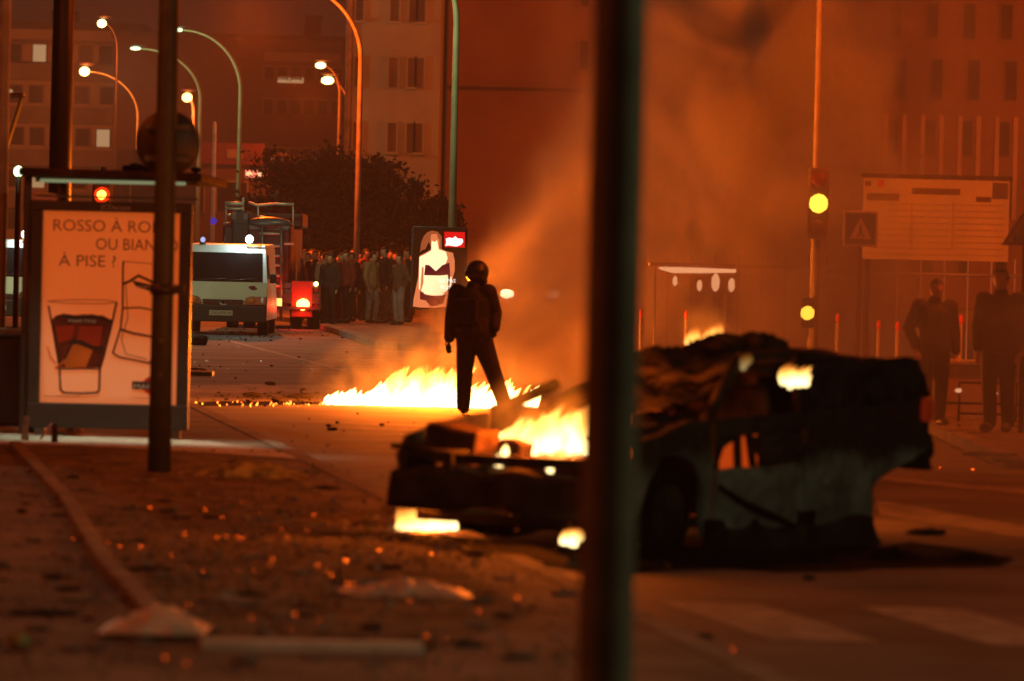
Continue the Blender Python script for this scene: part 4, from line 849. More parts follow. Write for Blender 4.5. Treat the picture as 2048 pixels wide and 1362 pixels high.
mb.build('roof_ladder', M['metalpale'], fe)
mb = MB(); a = fx(538, 448, .3); mb.ball(a, 1, .55, .35, .17, 3); mb.box((a[0], .3, a[2]-.1), (1.0, .5, .14), None, .04); mb.build('hose_reel_cover', M['metalgrey'], fe)
mb = MB(); a = fx(482, 440, .3); mb.box(a, (.42, .4, .42), None, .05); mb.build('equipment_box', M['frame'], fe); mb = MB(); mb.box((a[0]-.15, .08, a[2]+.1), (.09, .03, .18)); mb.box((a[0]+.12, .08, a[2]+.08), (.1, .03, .14)); mb.build('box_lamp', M['metalgrey'], fe)
a = fx(427, 442, .5); MB().ball(a, .08, 1, 1, 1.1).build('beacon', emis('beacon_violet', (.15, .06, .8), .4), fe)
a = fx(480, 490, -.0); MB().box((a[0], .2, 2.0), (.4, .4, .9), None, .04).build('pump_panel', M['blackpl'], fe)
a = fx(537, 610, -.12); MB().box(a, (.13, .08, .52), None, .02).build('tail_light', emis('tail_red', (1, .01, .0), .9), fe)
a = fx(534, 603, -.18); tl = MB(); tl.ball((a[0], a[1], a[2]+.06), .05); tl.ball((a[0]-.01, a[1], a[2]-.09), .05); tl.build('tail_bulb', M['redlcore'], fe)
a = fx(552, 605, -.12); MB().box(a, (.28, .06, .2), None, .02).build('glowing_reflector', emis('reflected_shine', (1, .5, .12), 2.0), fe)  # yellow reflector, its shine put in as emission
a = fx(606, 609, -.14); MB().ball(a, .15, 1.05, .5, .92).build('brake_light', M['brake'], fe)
a2 = fx(604, 598, -.06); MB().box(a2, (.5, .05, .85), None, .05).build('lamp_panel', M['signred'], fe)
light('brake_glow', (fo.x+a[0], fo.y-.55, a[2]), (1, .02, .01), 45, .12); light('tail_glow', (fo.x+fx(537, 610)[0], fo.y-.5, .9), (1, .02, .01), 14, .08)
a = fx(632, 568, -.1); MB().ball(a, .055).build('marker_lamp', M['lampy'], fe); a = fx(578, 488, -.08); MB().box(a, (.22, .05, .05)).build('roof_marker', M['orangel'], fe)
for x in (-.95, -.55, .55, .95):
    mb = MB(); mb.tube([(x-.13, .9, .48), (x+.13, .9, .48)], .48, 20); mb.build('wheel', M['rubber'], fe)
# ================================================================== LIT ADVERT
dA = 103; c = P(878, 506, dA); ad = thing('lit_advertising_panel', 'glowing advert of a woman in dark underwear with a red badge, on a foot', 'advertising panel', (c.x, dA, .12)); do = Vector(ad.location)
zz = lambda X, Y: (800+X/3.242, 440+Y/3.242)
def AL(q_, off): v = P(q_[0], q_[1], dA-off); return (v.x-do.x, v.y-do.y, v.z-do.z)
def aflat(pts, m_, name, off, par): return MB().add([AL(zz(*q_), off) for q_ in pts], [tuple(range(len(pts)))]).build(name, m_, par)
ct_ = AL((878, 537), 0); mb = MB(); mb.box((ct_[0], .12, ct_[2]), (1.18, .2, 1.76), None, .03); cs = mb.build('casing', M['frame'], ad)
MB().box((ct_[0]+.02, .1, .15), (.25, .14, .7)).build('foot', M['frame'], ad)
fcz = MB().box((ct_[0], 0, ct_[2]), (1.08, .02, 1.66)).build('face', mat('advert_ground', (.012, .006, .004), .6, spec=.1, emit=(1, .2, .05), es=.02), ad)
SK = emis('advert_skin', (1, .8, .42), 1.25); SKo = emis('advert_skin_shade', (1, .26, .09), .75); DK = emis('advert_dark', (.25, .02, .03), .35); HR = emis('advert_hair', (1, .22, .06), .34); RD = emis('advert_red', (1, .01, .01), .75); WH = emis('advert_white', (1, .9, .8), 1.6)
k4 = lambda X, Y: (130+(X)*.381, 65+(Y)*.3806)          # zoom 8.51 px -> zoom 3.242 px
def kz(*pts): return [(129.7+X*.381, 64.8+Y*.381) for X, Y in pts]
aflat(kz((120, 40), (200, 10), (300, 30), (370, 110), (370, 330), (300, 300), (190, 300), (150, 200), (90, 330), (40, 340), (0, 380), (20, 220), (60, 110)), HR, 'hair', .02, fcz)
aflat(kz((180, 110), (290, 110), (330, 170), (330, 310), (440, 360), (560, 390), (590, 520), (590, 700), (560, 800), (540, 1000), (480, 1310), (250, 1320), (0, 1320), (-120, 1300), (-110, 1180), (-30, 800), (-10, 440), (90, 390), (190, 330)), SKo, 'figure', .03, fcz)
aflat(kz((200, 170), (290, 170), (320, 330), (440, 370), (470, 480), (430, 600), (380, 610), (470, 770), (540, 800), (530, 980), (420, 1060), (200, 1090), (40, 1050), (-20, 1000), (-10, 460), (90, 410), (190, 350)), SK, 'figure_highlight', .04, fcz)
aflat(kz((190, 70), (290, 70), (300, 130), (280, 185), (245, 205), (205, 185), (185, 130)), SKo, 'face_shape', .045, fcz)
aflat(kz((470, 560), (500, 560), (515, 780), (500, 1000), (470, 1060), (478, 900)), DK, 'arm_gap', .055, fcz)
aflat(kz((30, 640), (62, 620), (60, 900), (20, 1030), (0, 1030)), SKo, 'arm_gap', .055, fcz)
aflat(kz((90, 590), (160, 600), (270, 700), (380, 600), (480, 560), (490, 760), (350, 775), (70, 770)), DK, 'bra', .05, fcz)
aflat(kz((0, 1040), (110, 1110), (300, 1125), (440, 1100), (400, 1250), (260, 1290), (180, 1300), (100, 1200), (0, 1180)), DK, 'briefs', .05, fcz)
aflat(kz((60, 1048), (420, 1070), (380, 1112), (200, 1115), (70, 1085)), SK, 'waist_band', .06, fcz)
aflat(kz((415, 30), (765, 40), (760, 300), (415, 290)), RD, 'badge', .06, fcz)
aflat(kz((440, 150), (490, 130), (560, 140), (600, 105), (640, 145), (720, 150), (735, 200), (700, 250), (620, 280), (480, 260), (430, 270), (450, 210)), WH, 'badge_script', .07, fcz)
a = AL(zz(*kz((330, 890))[0]), .07); text('EZ PAS', .11, a, WH, 'lettering', fcz, .34); a = AL(zz(*kz((350, 1000))[0]), .07); text('PLUS !', .11, a, WH, 'lettering', fcz, .27)
# ================================================================== TRAFFIC SIGNALS
def signal(label, px, d, pym, mlit, pyrep=None, lit=1, pxrep=None, bz=0.0, r=.085, zshift=0):
    c = P(px, pym, d); t = thing('traffic_signal', label, 'traffic signal', (c.x, d, bz)); z = c.z-bz
    MB().tube([(.0, .14, 0), (.0, .14, z+.35)], .04, 12).build('pole', M['galv' if pyrep else 'frame'], t)
    h = MB().box((0, .06, z+(lit-1)*.28), (.24, .16, .84), None, .03).build('housing', M['sigcase' if pyrep else 'blackpl'], t)
    for k in range(3):
        zz_ = z+(lit-1)*.28+(1-k)*.28; on = k == lit
        MB().ball((0, -.03, zz_), r if on else .09, 1, .35, 1).build('lens', mlit if on else M[('sigcase' if pyrep else 'wind') if k else 'signred'], h)
    if pyrep:
        cr = P(pxrep, pyrep, d); zq = cr.z-bz; xq = cr.x-c.x; h = MB().box((xq, .06, zq), (.14, .1, .36), None, .02).build('repeater_housing', M['blackpl'], t); MB().ball((xq, 0, zq), .085, 1, .4, 1).build('repeater_lens', mlit, h)
        MB().box((xq/2, .1, zq), (abs(xq)+.05, .03, .03)).build('bracket', M['blackpl'], t)
    return t
signal('traffic signal with amber lamps lit on head and repeater, glowing in the smoke', 1637, 57.6, 407, M['amber'], 626, 1, 1615, r=.115)
ts = signal('traffic signal showing red above the poster panel', 204, 60, 390, emis('signal_red', (1, .03, .004), 1.6), lit=0, r=.10)
MB().ball((0, -.06, P(204, 390, 60).z), .06, 1, .35, 1).build('lit_core', M['redlcore'], ts)
p = P(204, 392, 60); light('signal_glow', (p.x, p.y-.25, p.z), (1, .02, .01), 3, .05)
# ================================================================== RIGHT SIDE: board, signs, fence, low wall, barriers
dB = 60
c = P(1872, 440, dB); t = thing('site_board', 'large pale building site board on posts behind the fence', 'board', (c.x, dB, .1)); z = c.z-.1
MB().box((0, 0, z), (1.80, .05, 1.0), None, .01).build('panel', M['board'], t)
MB().box((0, .0, z+.53), (1.86, .07, .05)).build('frame', M['rust'], t)
for x in (-.83, .82): MB().tube([(x, .06, 0), (x, .06, z+.5)], .035).build('post', M['rust'], t)
bo = Vector(t.location)
def bflat(x0, y0, x1, y1, m_, name): v = P((x0+x1)/2, (y0+y1)/2, dB-.03); MB().box((v.x-bo.x, -.028, v.z-bo.z), ((x1-x0)/F*dB, .004, (y1-y0)/F*dB)).build(name, m_, t)
M['binkd'] = mat('board_ink', (.10, .06, .05), .6, var=.2); M['binkl'] = mat('board_ink_faint', (.30, .25, .20), .6, var=.2)
for r_ in ((1734, 387, 1798, 401), (1824, 377, 1920, 389), (1952, 394, 1982, 404), (1730, 362, 1742, 372), (1985, 366, 2016, 398)): bflat(*r_, M['binkd'], 'printed_block')
bflat(1756, 360, 1768, 374, M['inkr'], 'printed_emblem')
for k in range(9): bflat(1772 if k < 4 else 1740, 408+k*12.5, 1900, 409.5+k*12.5, M['binkl'], 'printed_line'); bflat(1908, 410+k*12.5, 2008, 411.5+k*12.5, M['binkl'], 'printed_line')
for x_ in (1822, 1904): bflat(x_, 405, x_+1.5, 500, M['binkl'], 'printed_line')
dC = 56; c = P(1721, 457, dC); t = thing('pedestrian_crossing_sign', 'square blue pedestrian crossing sign with a white triangle, left of the site board', 'sign', (c.x, dC, .1)); z = c.z-.1
MB().box((0, 0, z), (.40, .03, .41), None, .01).build('sign_plate', M['signwhite'], t); MB().box((0, -.018, z), (.34, .006, .35), None, .002).build('blue_field', M['bluesign'], t)
MB().add([(-.13, -.024, z-.12), (.13, -.024, z-.12), (0, -.024, z+.13)], [(0, 1, 2)]).build('white_triangle', M['signwhite'], t)
mb = MB(); mb.box((0, -.027, z-.015), (.03, .003, .07)); mb.ball((0, -.027, z+.04), .015, 1, .1, 1, 1); mb.box((-.02, -.027, z-.07), (.015, .003, .07), Matrix.Rotation(R(25), 3, 'Y')); mb.box((.02, -.027, z-.07), (.015, .003, .07), Matrix.Rotation(R(-25), 3, 'Y')); mb.build('walking_figure', M['inkd'], t)
MB().tube([(0, .04, 0), (0, .04, z+.15)], .03).build('post', M['rust'], t)
dD = 50; c = P(2052, 462, dD); t = thing('warning_sign', 'triangular warning sign with a red border cut by the right edge', 'sign', (c.x, dD, .1)); z = c.z-.1
MB().prism([(-.25, z-.15), (.25, z-.15), (0, z+.26)], -.01, .01).build('sign_plate', M['signred'], t); MB().prism([(-.19, z-.118), (.19, z-.118), (0, z+.20)], -.016, -.012).build('inner_face', mat('sign_ochre', (.42, .22, .06), .5), t)
mb = MB()
for k in range(6): mb.box((-.11+k*.045, -.02, z-.075), (.02, .004, .07), Matrix.Rotation(R(20), 3, 'Y'))
mb.build('striped_symbol', M['inkd'], t); MB().tube([(0, .03, 0), (0, .03, z+.2)], .03).build('post', M['rust'], t)
# fence of thin uprights with a rail
dN = 66
def fence(label, p0, p1, bz, rail_py, top_py, m_):
    a, b = P(p0, 506, dN), P(p1, 506, dN); t = thing('metal_fence', label, 'fence', (a.x, dN, bz)); L_ = b.x-a.x; zr_ = H_(rail_py, dN, 1850)-bz; zt = H_(top_py, dN, 1850)-bz
    mb = MB(); mb.tube([(0, 0, zr_), (L_, 0, zr_)], .022, 8); mb.build('top_rail', M[m_], t); mb = MB(); mb.tube([(0, 0, .2), (L_, 0, .2)], .02, 8); mb.build('bottom_rail', M[m_], t)
    n_ = int(L_/.318)
    for k in range(n_+1): MB().box((k*.318, 0, zt/2), (.022, .03, zt)).build('upright', M[m_], t)
fence('pale metal fence of thin uprights below the site board', 1655, 2110, .1, 548, 515, 'fencew')
fence('metal fence of thin uprights fading in the smoke behind the burning car', 1290, 1640, 0, 541, 520, 'kerb')
for px, py, lab in ((1283, 628, 'just right of the near dark pole'), (1373, 630, 'directly above the flame behind the car'), (1675, 637, 'right of the lower amber lamp'), (1757, 650, 'below the blue crossing sign'), (1795, 653, 'second to the right of the blue crossing sign'), (1922, 640, 'between the two dark people')):
    c = P(px, py, 58); t = thing('bollard', 'slim white bollard with a red reflector, '+lab, 'bollard', (c.x, 58, 0), 0, 'bollards with red reflectors')
    MB().tube([(0, 0, 0), (0, 0, c.z-.05)], .022, 10).build('shaft', M['signwhite'], t); MB().ball((0, 0, c.z), .05, .55, .55, 1.25).build('reflector', M['redrefl'], t)
# low wall and barriers
a = G(1865, 868, .1); c = P(1975, 810, 54); t = thing('low_wall', 'low rendered wall with a pale coping behind the two dark people', 'wall', (c.x-.2, 54, .1))
MB().box((.35, .15, .30), (2.6, .25, .60), None, .01).build('wall', M['lowwall'], t); MB().box((.35, .15, .63), (2.7, .33, .06), None, .012).build('coping', M['lowcap'], t); MB().box((.35, -.0, .02), (2.6, .1, .05)).build('plinth', M['lowcap'], t)
for i, (px, lab) in enumerate(((1925, 'dark crowd barrier in front of the low wall, its frame square on'), (2040, 'dark crowd barrier cut by the right edge of the view'))):
    c = P(px, 506, 51.8); t = thing('crowd_barrier', lab, 'barrier', (c.x, 51.8, .1), 0, 'dark crowd barriers before the low wall')
    mb = MB(); w_ = .48; mb.tube([(0, 0, .05), (0, 0, .46), (w_, 0, .46), (w_, 0, .05)], .016, 8); mb.tube([(-.25, 0, .24), (w_+.05, 0, .24)], .014, 8); mb.tube([(0, 0, .13), (w_, 0, .13)], .014, 8); mb.build('frame', M['blackpl'], t)
    for x in (0, w_): MB().tube([(x, -.15, .012), (x, .15, .012)], .014, 8).build('foot', M['blackpl'], t)
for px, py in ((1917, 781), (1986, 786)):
    c = P(px, py, 51.5); tag(MB().ball((0, 0, 0), .03, 1.2 if px < 1950 else 1.8, .8, .8, 2, .2, px).build('barrier_glint', emis('warm_glint', (1, .42, .2), .9), None, tuple(c)), 'small warm glint on the barrier %s' % ('left of the tall dark person' if px < 1950 else 'at the knees of the tall dark person'), 'light')  # reflected glint put in as an emissive lump
q = G(2000, 915, .1)
for (px, py, w_) in ((1980, 912, .5), (2030, 925, .4)): tag(MB().box((0, 0, .02), (w_, .1, .04), Matrix.Rotation(R(-8), 3, 'Z'), .01).build('loose_board', M['debrisp'], None, (G(px, py, .1).x, G(px, py, .1).y, .1)), 'flat pale board on the pavement %s' % ('below the tall dark person' if px < 2000 else 'at the far right edge'), 'board')
# added glowing canopy standing for bright patches in the smoke, and cars with headlamps
dK = 57.2; c = P(1385, 540, dK); t = thing('added_canopy', 'added canopy whose glowing strip and four blobs stand for bright patches in smoke', 'canopy', (c.x, dK, 0)); ko = Vector(t.location)
def K(px, py, dy=0): v = P(px, py, dK+dy); return (v.x-ko.x, dy, v.z-ko.z)
M['strip'] = emis('strip_warm', (1, .42, .18), 1.7); M['strip2'] = emis('strip_warm_bright', (1, .42, .18), 1.6)
mb = MB(); mb.tube([K(1318, 536), K(1345, 540), K(1400, 541), K(1472, 542)], [.012, .035, .032, .02], 8); mb.build('glow_strip', M['strip'], t)
MB().box((0, .3, K(1385, 530)[2]), (1.0, .6, .04)).build('roof', M['lowwall'], t)
for px, py, s_ in ((1350, 562, 1.0), (1399, 571, 1.1), (1431, 565, 1.8), (1463, 570, 1.4)): MB().ball(K(px, py), .036*s_, .8, .8, 1.7).build('glow_blob', M['strip2'], t)
for x in (-.42, .42): MB().tube([(x, .5, 0), (x, .5, K(1385, 530)[2])], .010).build('post', M['steel'], t)
def far_car(label, px, d, hl, br=1.0):
    c = P(px, 506, d); t = thing('parked_car', label, 'car', (c.x, d, .12 if d < 165 else 0), 0, 'cars with headlamps on beyond the smoke')
    MB().prism([(-.8, .3), (.8, .3), (.84, .6), (.78, .85), (-.78, .85), (-.84, .6)], 0, 3.9).build('body', M['metalgrey'], t, bev=.06)
    MB().prism([(-.72, .85), (.72, .85), (.55, 1.38), (-.55, 1.38)], .9, 3.2).build('cabin', M['glass'], t, bev=.05)
    for s_ in (-1, 1): MB().tube([(s_*.8, .7, .3), (s_*.62, .7, .3)], .3, 16).build('wheel', M['rubber'], t)
    for s_, on in zip((-1, 1), hl):
        MB().ball((s_*.6, -.03, .72), .16 if on else .1, 1.2, .4, .8).build('headlight', emis('headlamp', (1, .8, .45), on*br) if on else M['chrome'], t)
for args in (('car with both headlamps glaring white through the smoke', 1062, 128, (30, 24)), ('car with one dim headlamp left of the glaring pair', 1012, 135, (9, 0)), ('car with dim headlamps nearest the dark pole', 1136, 132, (10, 6))):
    far_car(*args)
# ================================================================== BURNT CAR
car = thing('burnt_car', 'burnt out hatchback with flames in its engine bay and a scorched teal door', 'car', (.66, 28.6, 0), math.atan2(.828, .562))
cm = Matrix.Translation((.66, 28.6, 0)) @ Matrix.Rotation(math.atan2(.828, .562), 4, 'Z')
def arc(cx_, cz_, r_, a0, a1, n=14): return [(cx_+r_*math.cos(a0+(a1-a0)*i/n), cz_+r_*math.sin(a0+(a1-a0)*i/n)) for i in range(n+1)]
PI = math.pi
def side(poly, v0, v1, m_, name, par=car, jit=.012):
    mb = MB(); mb.prism(poly, v0, v1); 
    return mb.build(name, m_, par, bev=.012)
fend = [(.04, .24), (.03, .55), (.12, .68), (.5, .78), (1.0, .82), (1.0, .12), (.93, .12)]+arc(.57, .28, .35, 0, PI)[0:]+[(.20, .24)]
quar = [(2.14, .12), (2.13, .86), (2.9, .9), (3.55, .93), (3.68, .8), (3.70, .60), (3.45, .52), (3.1, .42), (2.98, .34), (2.95, .05), (2.6, .04), (2.14, .07)]
for v0, v1, tag_ in ((0, .04, 'n'), (1.61, 1.65, 'f')):
    side(fend, v0, v1, M['burntpaint'], 'front_wing'); side(quar, v0, v1, M['burntpaint'], 'rear_wing')
    side([(2.2, .86), (2.25, 1.16), (3.2, 1.2), (3.5, 1.17), (3.66, 1.06), (3.72, .9), (3.55, .86)], v0+.02, v1+.02 if v0 == 0 else v1, M['char'], 'rear_side')
    # door: lower panel, upper rail, with a burnt-through slot between
    dr = side([(1.03, .09), (1.03, .52), (2.1, .54), (2.1, .09)], v0-.005 if v0 == 0 else v0, v1, M['burntpaint'], 'door')
    MB().prism([(1.03, .71), (1.03, .82), (2.1, .86), (2.1, .74), (1.62, .73)], v0, v1).build('door_rail', M['char'], dr)
    MB().prism([(1.62, .54), (1.62, .735), (2.1, .745), (2.1, .545)], v0, v1).build('door_skin', M['rust'], dr)
    MB().prism([(1.04, .56), (1.04, .72), (1.40, .72)], v0, v1).build('door_skin', M['char'], dr); MB().prism([(1.48, .73), (1.63, .73), (1.63, .55)], v0, v1).build('door_skin', M['rust'], dr)
    MB().prism([(1.03, .52), (1.03, .715), (1.10, .715), (1.09, .52)], v0, v1).build('door_edge', M['char'], dr)
    MB().prism([(1.32, .52), (1.36, .52), (1.34, .72), (1.30, .72)], v0, v1).build('door_brace', M['char'], dr); MB().prism([(1.50, .525), (1.53, .525), (1.48, .73), (1.44, .73)], v0, v1).build('door_brace', M['char'], dr)
mb = MB(); mb.tube([(1.05, -.02, .42), (1.35, -.03, .31), (1.7, -.03, .22), (2.05, -.02, .12)], .02, 8); mb.build('hanging_trim', M['soot'], car)
for u in (.57, 2.60):
    for v in (.03, 1.42):
        w_ = MB(); w_.tube([(u, v, .265), (u, v+.06, .265), (u, v+.14, .265), (u, v+.2, .265)], [.25, .275, .275, .25], 28); wo = w_.build('wheel', M['soot'], car)
        rm = MB(); rm.tube([(u, v-.004 if v < 1 else v+.204, .265), (u, v+.03 if v < 1 else v+.17, .265)], .18, 24)
        rm.build('rim', M['char'], wo)
# floor, bulkhead, inner arches
MB().box((1.5, .825, .2), (2.7, 1.5, .06)).build('floor_pan', M['char'], car); MB().box((1.0, .825, .5), (.05, 1.5, .5)).build('bulkhead', M['char'], car)
MB().box((.57, .30, .34), (.84, .03, .66)).build('wheel_liner', M['soot'], car)
MB().prism([(.95, 0), (.95, .14), (1.5, .17), (2.2, .15), (2.97, .20), (3.02, 0)], -.035, .03).build('sill', M['char'], car)
MB().box((.55, .85, .42), (.5, .7, .3), None, .04).build('engine', M['rust'], car)
for v_ in (.02, 1.63): MB().box((1.6, v_, .13), (1.35, .05, .2), None, .02).build('sill', M['soot'], car)
mb = MB(); mb.box((-.05, .825, .38), (.18, 1.6, .26), None, .05); mb.build('front_bumper', M['char'], car)
mb = MB(); mb.box((.02, .825, .56), (.06, 1.5, .06)); mb.tube([(-.02, 1.64, .62), (-.1, 1.5, .62), (-.1, 1.15, .6), (.0, 1.1, .6)], .018, 8); mb.tube([(-.1, 1.5, .62), (-.1, 1.5, .38)], .018, 8); mb.tube([(-.1, 1.15, .6), (-.1, 1.15, .38)], .018, 8); mb.build('front_crossmember', M['char'], car)
for v in (.2, 1.45): MB().ball((-.01, v, .50), .1, .5, 1.3, .7).build('headlight', M['soot'], car)
mb = MB(); mb.box((.18, 1.28, .64), (.22, .42, .22), Matrix.Rotation(R(6), 3, 'X'), .03); mb.box((.34, .98, .60), (.16, .2, .16), None, .02); mb.build('radiator', M['rust'], car)
# buckled bonnet, lifted towards the windscreen
def wavy(name, corners, m_, seed, amp=.03, n1=18, n2=14, th=.012, par=car, freq=3.0):
    a, b, c_, d_ = [Vector(q_) for q_ in corners]; vs = []
    for j in range(n2+1):
        for i in range(n1+1):
            u, v = i/n1, j/n2; p = a.lerp(b, u).lerp(d_.lerp(c_, u), v); k = amp*noise.noise(Vector((u*freq+seed, v*freq, seed*.7)))+amp*.5*noise.noise(Vector((u*freq*3+seed, v*freq*3, 5)))
            vs.append(p+Vector((0, 0, k)))
    n_ = len(vs); vs += [v-Vector((0, 0, th)) for v in vs]; fs = []
    for j in range(n2):
        for i in range(n1):
            q_ = j*(n1+1)+i; f = (q_, q_+1, q_+n1+2, q_+n1+1); fs += [f, tuple(x+n_ for x in f)[::-1]]
    for i in range(n1): fs += [(i, i+1, i+1+n_, i+n_), (n2*(n1+1)+i, n2*(n1+1)+i+1, n2*(n1+1)+i+1+n_, n2*(n1+1)+i+n_)]
    for j in range(n2): fs += [(j*(n1+1), (j+1)*(n1+1), (j+1)*(n1+1)+n_, j*(n1+1)+n_), (j*(n1+1)+n1, (j+1)*(n1+1)+n1, (j+1)*(n1+1)+n1+n_, j*(n1+1)+n1+n_)]
    return MB().add(vs, fs, True).build(name, m_, par)
wavy('bonnet', [(.75, .2, .86), (1.5, .1, 1.06), (1.5, 1.6, .80), (.98, 1.6, .60)], M['char'], 3, .05, par=car)
wavy('front_wing_skin', [(.05, 1.5, .60), (.95, 1.52, .68), (.95, 1.64, .66), (.05, 1.64, .56)], M['char'], 8, .03, par=car)
wavy('bonnet_lip', [(.1, .02, .70), (1.0, .02, .80), (1.0, .42, .84), (.14, .36, .73)], M['char'], 14, .04, par=car)
# roof, sagging on the far side, with the crumpled front edge
mb = MB(); n1, n2 = 34, 16; vs = []
for j in range(n2+1):
    for i in range(n1+1):
        u = 1.42+2.14*i/n1; v = .10+1.46*j/n2; vv = j/n2
        sag = max(0, (2.9-u)/1.5); z_ = 1.19+.05*math.sin(PI*min(1, (i/n1)*1.1))-.34*vv*sag**1.1-.05*(abs(vv-.5)*2)**4-.04*max(0, (u-3.2)/.36)**2*2
        z_ += (.045*noise.noise(Vector((u*4, v*4, 2)))+.03*noise.noise(Vector((u*11, v*9, 7))))*min(1, .35+sag*1.2)
        vs.append((u, v, z_))
n_ = len(vs); fs = [(j*(n1+1)+i, j*(n1+1)+i+1, (j+1)*(n1+1)+i+1, (j+1)*(n1+1)+i) for j in range(n2) for i in range(n1)]
mb.add(vs, fs, True); ro = mb.build('roof', M['char'], car); so_ = ro.modifiers.new('t', 'SOLIDIFY'); so_.thickness = .05; so_.offset = -1
for (p0, p1) in (((1.0, .05, .82), (1.5, .12, 1.2)), ((2.1, .04, .86), (2.12, .12, 1.18)), ((1.0, 1.6, .82), (1.6, 1.54, .98))): MB().tube([p0, p1], .04, 8).build('window_pillar', M['char'], car)
mb = MB(); mb.tube([(1.45, .1, 1.19), (2.3, .08, 1.2), (3.5, .1, 1.12)], .035, 8); mb.build('roof_gutter', M['char'], car)
MB().prism([(2.95, .88), (3.62, .93), (3.66, 1.0), (3.58, 1.16), (3.0, 1.19), (2.8, 1.16)], .03, .10).build('rear_pillar', M['char'], car, bev=.015); MB().prism([(3.1, .88), (3.62, .93), (3.55, 1.16), (3.0, 1.17)], 1.56, 1.62).build('rear_pillar', M['char'], car, bev=.015)
MB().prism([(.02, .45), (1.63, .45), (1.6, .95), (1.5, 1.16), (.15, 1.16), (.05, .95)], 3.60, 3.70, axis='x').build('tailgate', M['char'], car, bev=.03)
MB().box((3.72, .825, .62), (.12, 1.6, .2), None, .05).build('rear_bumper', M['char'], car)
tl_ = MB().box((3.62, -.012, .85), (.13, .05, .16), None, .03); tl_.build('tail_light', mat('tail_lens', (.55, .07, .015), .2, emit=(1, .06, .01), es=.06), car)
for v in (.42, 1.2):
    s_ = MB(); s_.box((1.75, v, .42), (.5, .42, .1), None, .04); s_.box((2.0, v, .72), (.1, .40, .6), Matrix.Rotation(R(14), 3, 'Y'), .04); s_.box((2.08, v, 1.04), (.06, .2, .1), None, .02); s_.build('seat_frame', M['char'], car)
mb = MB(); mb.tube([(1.35+.04*math.sin(a*.5236), .42+.17*math.cos(a*.5236), .88+.15*math.sin(a*.5236)) for a in range(13)], .014, 6); mb.tube([(1.1, .42, .75), (1.35, .42, .88)], .02, 6); mb.build('steering_wheel', M['soot'], car)
MB().box((1.15, .825, .76), (.25, 1.45, .14), None, .04).build('dashboard', M['char'], car)
MB().box((2.9, .825, .62), (.5, 1.3, .5), None, .05).build('rear_seat', M['char'], car)
mb = MB()
for i in range(12): mb.ball((1.3+rnd.uniform(-.15, .5), .6+rnd.random()*.9, 0.80+.06*rnd.random()), rnd.uniform(.05, .1), 1.6, 1.2, .6, 2, .6, i)
mb.build('roof_lining_rag', M['char'], car)
emb = emis('ember_glow', (1, .10, .008), .42)
MB().box((1.36, .075, .62), (.56, .02, .2)).build('ember_trim', emb, car)
mb = MB(); mb.ball((.12, .06, .86), .09, .8, .5, .9, 3, .4, 3); mb.ball((.05, -.03, .64), .05, .7, .5, 1); mb.build('ember_lump', emis('ember_orange', (1, .13, .015), .9), car)
def dent(o, amp, freq, cuts=5, seed=0):
    bm = bmesh.new(); bm.from_mesh(o.data); bmesh.ops.triangulate(bm, faces=bm.faces[:])
    for _ in range(cuts):
        le = [e for e in bm.edges if e.calc_length() > .09]
        if not le: break
        bmesh.ops.subdivide_edges(bm, edges=le, cuts=1); bmesh.ops.triangulate(bm, faces=[f for f in bm.faces if len(f.verts) > 3])
    for v in bm.verts:
        p_ = v.co*freq; v.co += Vector((noise.noise(p_+Vector((seed, 1, 2))), 1.3*noise.noise(p_+Vector((4, seed, 5))), noise.noise(p_+Vector((7, 8, seed)))))*amp+Vector((0, noise.noise(v.co*freq*3.1)*amp*.6, 0))
    bm.to_mesh(o.data); bm.free()
for i, ch in enumerate([c_ for c_ in bpy.data.objects if c_.parent and (c_.parent == car or c_.parent.parent == car) and c_.type == 'MESH']):
    nm = ch.name.split('.')[0]
    if nm in ('front_wing', 'rear_wing', 'door', 'rear_side', 'tailgate', 'rear_bumper', 'front_bumper', 'bonnet', 'radiator', 'engine', 'sill', 'door_skin', 'rear_pillar', 'seat_frame', 'roof'):
        dent(ch, .045 if nm not in ('door', 'front_wing') else .03, 3.2, 6, i*.37)
# torn lumps of metal that make the ragged outline along the top
ci = cm.inverted()
for i, (px, py, d_, r_, sx_, sz_) in enumerate(((1300, 722, 30.6, .09, 1, .8), (1345, 722, 30.7, .09, 1, .8), (1322, 745, 30.6, .16, 1.3, .6), (1410, 712, 31.0, .13, 1.2, .8), (1450, 705, 31.0, .14, 1.4, .7), (1508, 698, 31.0, .12, 1.2, .8), (1532, 694, 31.1, .09, 1, 1), (1400, 760, 30.7, .22, 1.7, .7), (1320, 790, 30.4, .2, 1.6, .6), (1480, 735, 30.9, .16, 1.6, .8))):
    q = ci @ P(px, py, d_); mb = MB(); mb.ball((0, 0, 0), r_, sx_, 1.2, sz_, 3, 1.0, i*3.1, 1.9); mb.build('torn_metal', M['char'], car, tuple(q))
# charred rubble on the ground
for i, (px, py, w_, h_, lab) in enumerate(((1780, 1120, .55, .08, 'charred heap on the ground under the rear of the burnt car'), (1930, 1122, .5, .06, 'outermost charred heap trailing right of the burnt car'), (1450, 1120, .8, .09, 'charred heap on the ground below the teal door'), (900, 1100, .7, .07, 'charred heap under the front bumper of the burnt car'), (1090, 1120, .6, .08, 'charred heap between the bumper flame and the near dark pole'), (1640, 1125, .5, .07, 'charred heap in front of the rear wheel'))):
    q = G(px, py); crumple('charred_debris', lab, 'debris', (q.x, q.y+.1, .0), w_, .5, h_, M['soot'], i+20)['group'] = 'charred heaps around the burnt car'
